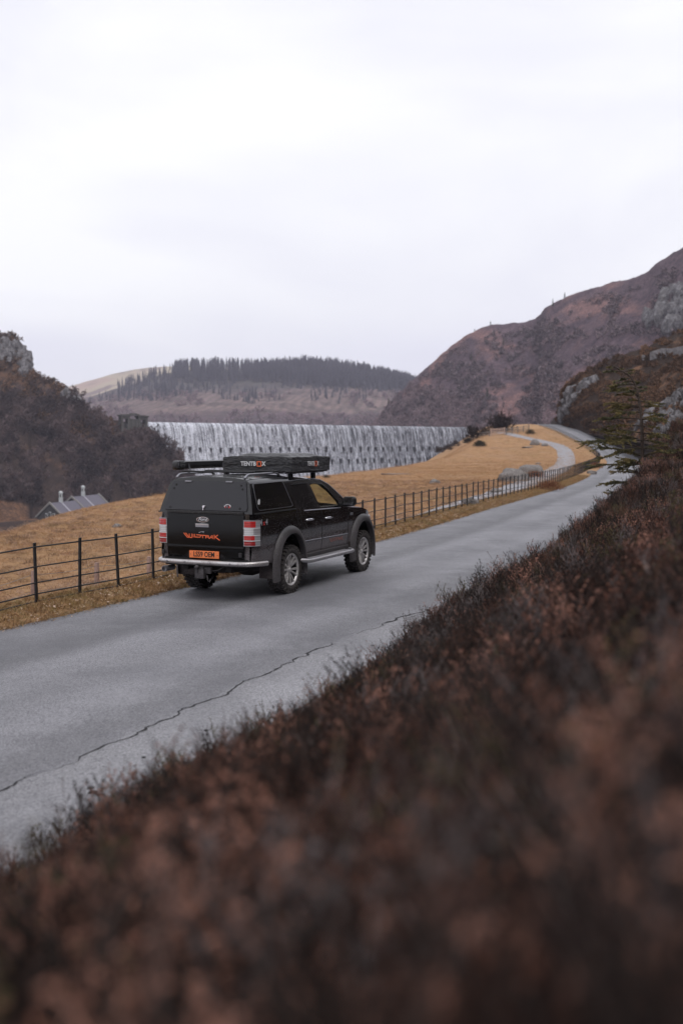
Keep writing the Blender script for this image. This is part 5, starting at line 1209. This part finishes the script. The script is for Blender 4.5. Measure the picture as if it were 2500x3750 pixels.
for s_ in (-1, 1):
    pl = [(-.98, 1.40), (-1.0, 1.44), (-.965, 1.74), (-.94, 1.775), (-.02, 1.785), (.02, 1.76), (.155, 1.42), (.15, 1.395), (.1, 1.385), (-.93, 1.385)]
    n = len(pl); mk = lambda g, d: [(s_*(CS(z)+d), -.42 + (y+.42)*g, 1.585 + (z-1.585)*g) for y, z in pl]
    b = MB(); b.add(mk(1, .004) + mk(1, -.02), [tuple(range(n))] + [(i, (i+1) % n, n+(i+1) % n, n+i) for i in range(n)]); w_ = b.build('canopy_window', 'side_glass', truck)
    b = MB(); q = mk(1.012, .004); b.tube(q + [q[0]], .0045, 5); b.build('window_seal', 'roof_rail' if s_ > 0 else 'black_plastic', w_, smooth=60)
    b = MB(); b.box((s_*.841, -.43, 1.337), (.03, 1.37, .022)); b.build('canopy_rail', 'black_plastic', truck, bevel=.006)
    # roof rail
    b = MB(); rz_ = 1.915; b.tube([(s_*.60, -.98, 1.855), (s_*.60, -.90, rz_-.01), (s_*.60, -.84, rz_), (s_*.60, .0, rz_+.005), (s_*.60, .08, rz_-.005), (s_*.60, .16, 1.865)], [.022, .018, .015, .015, .018, .022], 8); b.build('roof_rail', 'roof_rail', truck, smooth=50)
# hatch: black framed glass, hinges, bolts, lock, stickers
hp_ = [(-.715, 1.372), (.715, 1.372), (.725, 1.42), (.645, 1.79), (.62, 1.812), (-.62, 1.812), (-.645, 1.79), (-.725, 1.42)]
def hatch(g, d): return [(x*g, yrear(1.59+(z-1.59)*g)-d, 1.59+(z-1.59)*g) for x, z in hp_]
n = len(hp_); b = MB(); b.add(hatch(1, .016) + hatch(1, -.004), [tuple(range(n)), tuple(range(2*n-1, n-1, -1))] + [(i, (i+1) % n, n+(i+1) % n, n+i) for i in range(n)]); hat = b.build('hatch', 'rear_glass', truck, bevel=.005)
for x in (-.36, .36): b = MB(); b.box((x, yrear(1.82)-.03, 1.806), (.115, .02, .022)); b.build('hinge', 'roof_rail', hat, bevel=.006)
for x, z in ((-.57, 1.755), (.57, 1.755), (-.60, 1.70), (.60, 1.70), (-.62, 1.415), (.60, 1.415)): b = MB(); y = yrear(z); b.tube([(x, y-.014, z), (x, y-.026, z)], .013, 10); b.build('bolt', 'black_plastic', hat)
b = MB(); b.tube([(-.02, yrear(1.43)-.014, 1.43), (-.02, yrear(1.43)-.04, 1.43)], [.026, .02], 12); b.box((-.02, yrear(1.395)-.03, 1.395), (.012, .02, .04)); b.build('hatch_lock', 'chrome', hat, smooth=40)
b = MB(); b.box((0, -1.15, 1.345), (1.34, .022, .042)); b.build('hatch_trim', 'arch_plastic', truck, bevel=.008)
# tailgate
tg = MB(); rows = []
for z in np.linspace(.64, 1.318, 26):
    r_ = []
    for x in np.linspace(-.668, .668, 29):
        q = abs(x)/.668; y = -1.148 - .018*math.sin(math.pi*(z-.64)/.68) + .012*q**6 + (.02 if z < .655 else 0) - (.008 if .80 < z < .815 else 0); r_.append((x, y, z))
    rows.append(r_)
tg.grid(rows); tg.add([(-.668, -1.12, .64), (.668, -1.12, .64), (.668, -1.12, 1.318), (-.668, -1.12, 1.318)], [(0, 1, 2, 3)]); tailgate = tg.build('tailgate', 'tailgate_paint', truck, smooth=45)
TGY = lambda z: -1.148 - .018*math.sin(math.pi*(z-.64)/.68)
def plaque(name, poly_fn, mat, parent, y, d=.006):
    pts = poly_fn; n = len(pts); b = MB(); b.add([(x, y-d, z) for x, z in pts] + [(x, y+.004, z) for x, z in pts], [tuple(range(n)), tuple(range(2*n-1, n-1, -1))] + [(i, (i+1) % n, n+(i+1) % n, n+i) for i in range(n)]); return b.build(name, mat, parent)
ell = lambda cx_, cz_, a, c_, n=28: [(cx_ + a*math.cos(k*6.28318/n), cz_ + c_*math.sin(k*6.28318/n)) for k in range(n)]
def put_text(name, txt, size, x, z, y, mat, parent, bold=0.0, shear=0.0, sx=1.0, ext=.0015):
    me = text_mesh(name, txt, size, ext, shear, bold, sx); o = link(name, me, mat, parent); o.location = (x, y, z); o.rotation_euler = (math.pi/2, 0, 0); return o
bd = plaque('badge', ell(-.03, 1.235, .108, .042), 'chrome', tailgate, TGY(1.235), .007); 
plaque('badge_field', ell(-.03, 1.235, .098, .034), 'badge_blue', tailgate, TGY(1.235), .0095)
put_text('badge_script', 'Ford', .062, -.03, 1.238, TGY(1.235)-.011, 'decal_white', tailgate, .001, .35, 1.25)
b = MB(); b.box((-.03, TGY(1.145)-.006, 1.145), (.235, .02, .052)); b.box((-.03, TGY(1.145)-.018, 1.168), (.235, .012, .010)); b.build('tailgate_handle', 'chrome', tailgate, bevel=.004)
b = MB(); b.box((-.03, TGY(1.145)-.0175, 1.140), (.22, .004, .034)); b.build('handle_recess', 'roof_rail', tailgate)
WT = [[(437, 857), (482, 903), (512, 903), (510, 864)], [(462, 857), (505, 898)], [(512, 903), (545, 905), (545, 864)], [(564, 866), (564, 898)], [(585, 866), (585, 896), (632, 897)], [(610, 871), (660, 873), (668, 882), (655, 897), (632, 897)],
      [(660, 873), (735, 875)], [(693, 875), (693, 902)], [(735, 875), (735, 903)], [(735, 875), (770, 876), (776, 884), (762, 890), (740, 890)], [(762, 890), (778, 904)], [(786, 905), (812, 876), (826, 876), (826, 906)], [(796, 895), (826, 895)], [(850, 866), (850, 908)], [(895, 867), (858, 886), (920, 921)]]
sc_ = .63/487
b = MB(); b.strokes(WT, 10, lambda px, py, d: (-.355 + (px-437)*sc_, TGY(.99)-.004-d, 1.02 - (py-857)*sc_*1.05), .003); b.build('lettering', 'decal_orange', tailgate)
b = MB(); b.strokes([[(640, 846), (662, 836), (690, 834), (712, 832)], [(662, 836), (652, 844)], [(690, 836), (706, 842)]], 5, lambda px, py, d: (-.355 + (px-437)*sc_, TGY(1.04)-.004-d, 1.02 - (py-857)*sc_*1.05), .003); b.build('leaping_mark', 'decal_grey', tailgate)
# number plate
b = MB(); b.box((.0, TGY(.705)-.022, .705), (.52, .010, .111)); pl_ = b.build('number_plate', 'plate_orange', tailgate, bevel=.004)
b = MB(); b.box((.0, TGY(.705)-.008, .705), (.46, .02, .09)); b.build('plate_mount', 'black_plastic', tailgate)
PLX = put_text('plate_characters', 'LS59 OEM', .108, 0, .705, TGY(.705)-.0285, 'ink_black', pl_, .002, 0, .80)
for x in (-.235, .235): b = MB(); b.tube([(x, TGY(.705)-.026, .705), (x, TGY(.705)-.031, .705)], .006, 8); b.build('screw', 'ink_black', pl_)
# stickers
plaque('sticker', [(.33+.055 + .055*math.cos(a)*(1+.12*math.sin(3*a)), 1.435 + .042*math.sin(a)) for a in np.linspace(0, 6.28, 22)[:-1]], 'decal_white', hat, yrear(1.435)-.014, .004)
plaque('sticker_red', [(.385 + .048*math.cos(a), 1.432 + .026*math.sin(a)) for a in np.linspace(-1.5, 1.4, 12)], 'decal_red', hat, yrear(1.435)-.017, .004)
plaque('sticker_red', [(.385 - .046*math.cos(a), 1.43 + .020*math.sin(a)) for a in np.linspace(-1.3, 1.3, 10)], 'decal_red', hat, yrear(1.435)-.017, .004)
put_text('sticker_letters', 'VP', .066, .383, 1.44, yrear(1.435)-.0235, 'badge_blue', hat, .0015)
# ------------------------------------------------------------------ lights
def lamp_strip(s_, z0, z1, a0, a1, d, mat, name, parent, n=10):
    """piece of lamp following the rear corner in plan, a = 0 at the tailgate edge, 1 on the flank"""
    path_ = [(.672, -1.145), (.72, -1.146), (.765, -1.140), (.80, -1.125), (.828, -1.100), (.850, -1.06), (.864, -1.01), (.870, -.96)]
    pa = np.array(path_); rows = []
    for k in range(n+1):
        tt = (a0 + (a1-a0)*k/n)*(len(path_)-1); p = catmull(pa, tt); q = catmull(pa, min(tt+.02, 6.99)) - catmull(pa, max(tt-.02, 0)); nn = np.array([q[1], -q[0]]); nn = nn/np.linalg.norm(nn); nn = nn if nn[1] < .2 else -nn
        if nn[0] < -.3: nn = -nn
        o_ = p + nn*d; i_ = p - nn*.01
        rows.append([(s_*i_[0], i_[1], z0), (s_*o_[0], o_[1], z0), (s_*o_[0], o_[1], z1), (s_*i_[0], i_[1], z1)])
    b = MB(); b.grid(rows, True); b.add(rows[0], [(0, 1, 2, 3)]); b.add(rows[-1], [(0, 1, 2, 3)]); return b.build(name, mat, parent, smooth=40)
for s_ in (-1, 1):
    tl = lamp_strip(s_, .855, 1.245, 0, .86, .014, 'lens_clear', 'tail_light', truck, 16)
    for z0, z1, m_, a1 in ((1.138, 1.228, 'lens_red', .60), (.945, 1.012, 'lens_red', .55), (.868, .930, 'lens_dark_red', .58)): lamp_strip(s_, z0, z1, .05, a1, .0175, m_, 'red_lens', tl)
    lamp_strip(s_, 1.03, 1.12, .06, .50, .0165, 'lens_white', 'reversing_lens', tl)
    for z in (1.128, 1.02, .938): lamp_strip(s_, z-.005, z+.005, .0, .84, .019, 'decal_white', 'lens_bar', tl)
b = MB(); b.box((0, -1.06, .585), (1.46, .16, .13)); b.build('bumper_beam', 'under_black', truck, bevel=.02)
bp = [(-.84, -1.02), (-.80, -1.14), (-.71, -1.215), (-.5, -1.24), (0, -1.25), (.5, -1.24), (.72, -1.215), (.83, -1.15), (.915, -1.02), (.945, -.93)]
bpa = np.array(bp); b = MB(); b.tube([(*catmull(bpa, k/40*9), .592) for k in range(41)], .038, 14); bumper = b.build('rear_bumper', 'stainless', truck, smooth=50)
for x in (-.60, -.28, .17, .50): b = MB(); b.tube([(x, -1.268, .592), (x, -1.292, .592)], [.017, .012], 10); b.build('bolt', 'roof_rail', bumper, smooth=40)
for x in (-.735, .62): b = MB(); b.box((x, -1.165, .72), (.055, .03, .07)); b.build('parking_bracket', 'black_plastic', truck, bevel=.008)
b = MB(); b.box((-.03, -1.12, .48), (.10, .26, .10)); b.box((-.03, -1.24, .42), (.15, .07, .14)); b.box((.06, -1.2, .47), (.16, .05, .09)); b.tube([(-.06, -1.27, .44), (-.06, -1.29, .50)], [.02, .015], 10); b.lathe([(-.034, .012), (-.03, .02), (0, .035), (.03, .02), (.035, .002)], 'z', 12, (-.06, -1.29, .525)); b.tube([(.09, -1.24, .40), (.11, -1.26, .33), (.13, -1.24, .30), (.14, -1.22, .35)], .008, 6); b.tube([(.08, -1.2, .46), (.22, -1.16, .47), (.30, -1.1, .52)], .008, 6); b.build('tow_hitch', 'black_plastic', truck, smooth=40, bevel=.006)
b = MB(); b.lathe([(-.16, .040), (-.16, .046), (.1, .046), (.1, .03)], 'y', 18, (-.72, -1.02, .455)); b.lathe([(-.155, .041), (-.10, .040), (-.10, .001)], 'y', 18, (-.72, -1.02, .455)); b.build('exhaust', 'step_metal', truck, smooth=40)
for s_ in (-1, 1):
    b = MB(); b.box((s_*.74, -.50, .435), (.32, .012, .29)); b.build('mud_flap', 'mudflap_rubber', truck, bevel=.004)
    b = MB(); st = [(s_*.86, .34, .50), (s_*.985, .42, .485), (s_*1.0, .5, .48), (s_*1.0, 2.15, .475), (s_*.98, 2.28, .475), (s_*.86, 2.36, .49)]
    b.tube(st, .034, 10); b.build('side_step', 'step_metal', truck, smooth=50)
    b = MB(); b.box((s_*.945, 1.32, .502), (.11, 1.55, .03)); b.build('step_tread', 'step_metal', truck, bevel=.008)
    for y in (.6, 1.3, 2.0): b = MB(); b.box((s_*.75, y, .49), (.36, .05, .04)); b.build('step_bracket', 'under_black', truck)
    b = MB(); b.box((s_*.80, 2.40, .52), (.16, .02, .20)); b.build('front_flap', 'mudflap_rubber', truck, bevel=.004)
# side decals
def side_text(name, txt, size, y, z, mat, bold=.0, sx=1.0, tilt=0.0, x=None):
    me = text_mesh(name, txt, size, .001, 0, bold, sx); o = link(name, me, mat, truck); o.location = ((x if x is not None else BX(z, y)+.004), y, z); o.rotation_euler = (math.pi/2, 0, math.pi/2); return o
side_text('decal', '4', .125, -1.0+.045, 1.20, 'decal_grey', .003); side_text('decal', '4', .125, -.83+.045, 1.195, 'decal_grey', .003); side_text('decal', 'x', .10, -.915+.045, 1.19, 'decal_red', .004)
b = MB(); b.strokes(WT, 9, lambda px, py, d: (BX(.70, 1.9)+.004+d, 1.52 + (px-437)*.62/487, .755 - (py-857)*.00135), .001); b.build('side_lettering', 'decal_faded', truck)
o = plaque('window_sticker', ell(0, 0, .030, .055, 14), 'decal_white', truck, 0, .002); o.location = (CS(1.50)+.008, -.93, 1.50); o.rotation_euler = (0, R(16), math.pi/2)
# crossbars on the cab roof
for y in (.55, 1.42):
    cb = MB().box((0, y, 1.905), (1.42, .055, .035)).build('crossbar', 'roof_rail', truck, bevel=.01)
    for s_ in (-1, 1): MB().box((s_*.60, y, 1.845), (.06, .10, .12)).build('crossbar_foot', 'black_plastic', cb, bevel=.012)
for y in (-.62, -.05): b = MB(); b.box((-.08 if y < -.3 else 0, y, 1.945), (1.30, .05, .025)); b.build('crossbar', 'black_plastic', truck, bevel=.008)

# ------------------------------------------------------------------ roof tent and awning
def on_truck(name, label, cat, x, y, z):
    o = empty(name, truck.matrix_world @ Vector((0, 0, 0)), 0, label, cat); c_, q = math.cos(-TH), math.sin(-TH)
    o.location = (-1.607 + x*c_ - y*q, 16.081 + x*q + y*c_, -.013+z); o.rotation_euler = (0, 0, -TH); return o
tent = on_truck('roof_tent', 'folded roof tent under a black fabric cover on the cab roof', 'roof tent', .10, 1.07, 1.93)
TX, TY_, TZ = .625, .74, .245
bm = bmesh.new(); bmesh.ops.create_cube(bm, size=2); bmesh.ops.subdivide_edges(bm, edges=bm.edges, cuts=23, use_grid_fill=True)
for v_ in bm.verts:
    p = v_.co.copy(); ex = max(abs(p.x), abs(p.y)); kx = 1 - .018*max(0, p.z); 
    x, y, z = p.x*TX*kx, p.y*TY_*kx, (p.z+1)/2*TZ
    if p.z > .99:
        z += .045*smooth((.80-ex)/.2) + .012*fbm((x*2, y*2, 3), 2.0, 3); z -= .012*abs(p.x)**8
    nn = fbm((x, y*1.3, z*.5), 6, 4); am = .011*(1-abs(p.z)**6*.7)
    if abs(p.x) > .99: x += math.copysign(nn*am*1.6, p.x) + math.copysign(.012*math.sin(p.z*1.6+.5), p.x)
    if abs(p.y) > .99: y += math.copysign(nn*am*1.6, p.y) + math.copysign(.010*math.sin(p.z*1.6+.5), p.y)
    v_.co = (x, y, z + nn*.006)
for f in bm.faces: f.smooth = True
for e in bm.edges: e.smooth = e.calc_face_angle(0) < R(50)
me = bpy.data.meshes.new('cover'); bm.to_mesh(me); bm.free(); cover_o = link('cover', me, 'tent_fabric', tent)
b = MB(); b.box((0, 0, -.008), (1.22, 1.42, .035)); b.build('base_board', 'black_plastic', tent, bevel=.008)
for s_ in (-.5, .5): b = MB(); b.box((s_, 0, -.03), (.04, 1.5, .022)); b.build('mounting_rail', 'roof_rail', tent, bevel=.004)
def tent_text(side):
    grp = [('TENTB', 'decal_white', -.085), ('X', 'decal_white', .198)]
    for txt, m_, off in grp:
        me = text_mesh('lettering', txt, .098, .0015, 0, .003, .95); o = link('lettering', me, m_, tent)
        o.location = (-.06 + off + .0, -TY_-.03, .122) if side == 0 else (TX+.034, .02+off*.95, .118); o.rotation_euler = (math.pi/2, 0, 0 if side == 0 else math.pi/2)
    b = MB(); w_ = .034; h_ = .036
    for dx, dz, sx_, sz_ in ((-w_, 0, .018, 2*h_+.018), (w_, 0, .018, 2*h_+.018), (0, -h_, 2*w_+.018, .018), (0, h_, 2*w_+.018, .018)):
        cx_ = .115
        if side == 0: b.box((-.06+cx_+dx, -TY_-.03, .122+dz), (sx_*(.999 if dz else 1), .003, sz_))
        else: b.box((TX+.034, .02+(cx_+dx)*.95, .118+dz), (.003, sx_, sz_))
    b.build('lettering_square', 'decal_orange', tent)
tent_text(0); tent_text(1)
awn = on_truck('awning', 'rolled black side awning mounted along the truck roof', 'awning', -.86, -.62, 1.975)
b = MB(); L = 2.35; b.prism([(-.06, .02), (-.05, 0), (.05, 0), (.06, .02), (.06, .105), (.045, .125), (-.05, .125), (-.06, .11)], 1, .10, L); b.build('bag', 'tent_fabric', awn, bevel=.012)
b = MB(); b.prism([(.055, .055), (.072, .055), (.072, .118), (.03, .132), (.03, .126), (.055, .112)], 1, .0, L); b.box((.068, L*.5, .062), (.016, L-.02, .012)); b.build('back_plate', 'awning_alu', awn)
rows = []
for k, g in ((0, .35), (.02, .75), (.06, 1.0), (.16, 1.05), (.2, 1.0)):
    rows.append([(x*g, -.02 + k, .062 + (z-.062)*g) for x, z in ((-.075, .02), (-.06, -.01), (.06, -.01), (.078, .02), (.078, .11), (.055, .135), (-.06, .135), (-.075, .115))])
b = MB(); b.grid(rows, True); b.add(rows[0], [tuple(range(8))]); b.build('end_cap', 'tent_fabric', awn, smooth=60)
for y in (.28, 1.35):
    b = MB(); b.tube([(.075, y, .09), (.085, y, .02), (.12, y, -.035), (.20, y, -.055), (.34, y, -.058)], [.018]*5, 6); b.build('bracket', 'awning_alu', awn, smooth=50)
# ------------------------------------------------------------------ valley air
t = NT('haze_air'); pv = t.n('ShaderNodeVolumePrincipled', {'Color': (.84, .83, 1.0), 'Density': .00019, 'Anisotropy': .0}); t.t.links.new(pv.outputs[0], t.out.inputs['Volume'])
b = MB(); b.box((0, 900, 75), (3600, 4200, 430)); hz = b.build('haze', 'haze_air'); tag(hz, 'thin pale winter haze filling the valley', 'haze', kind='stuff')
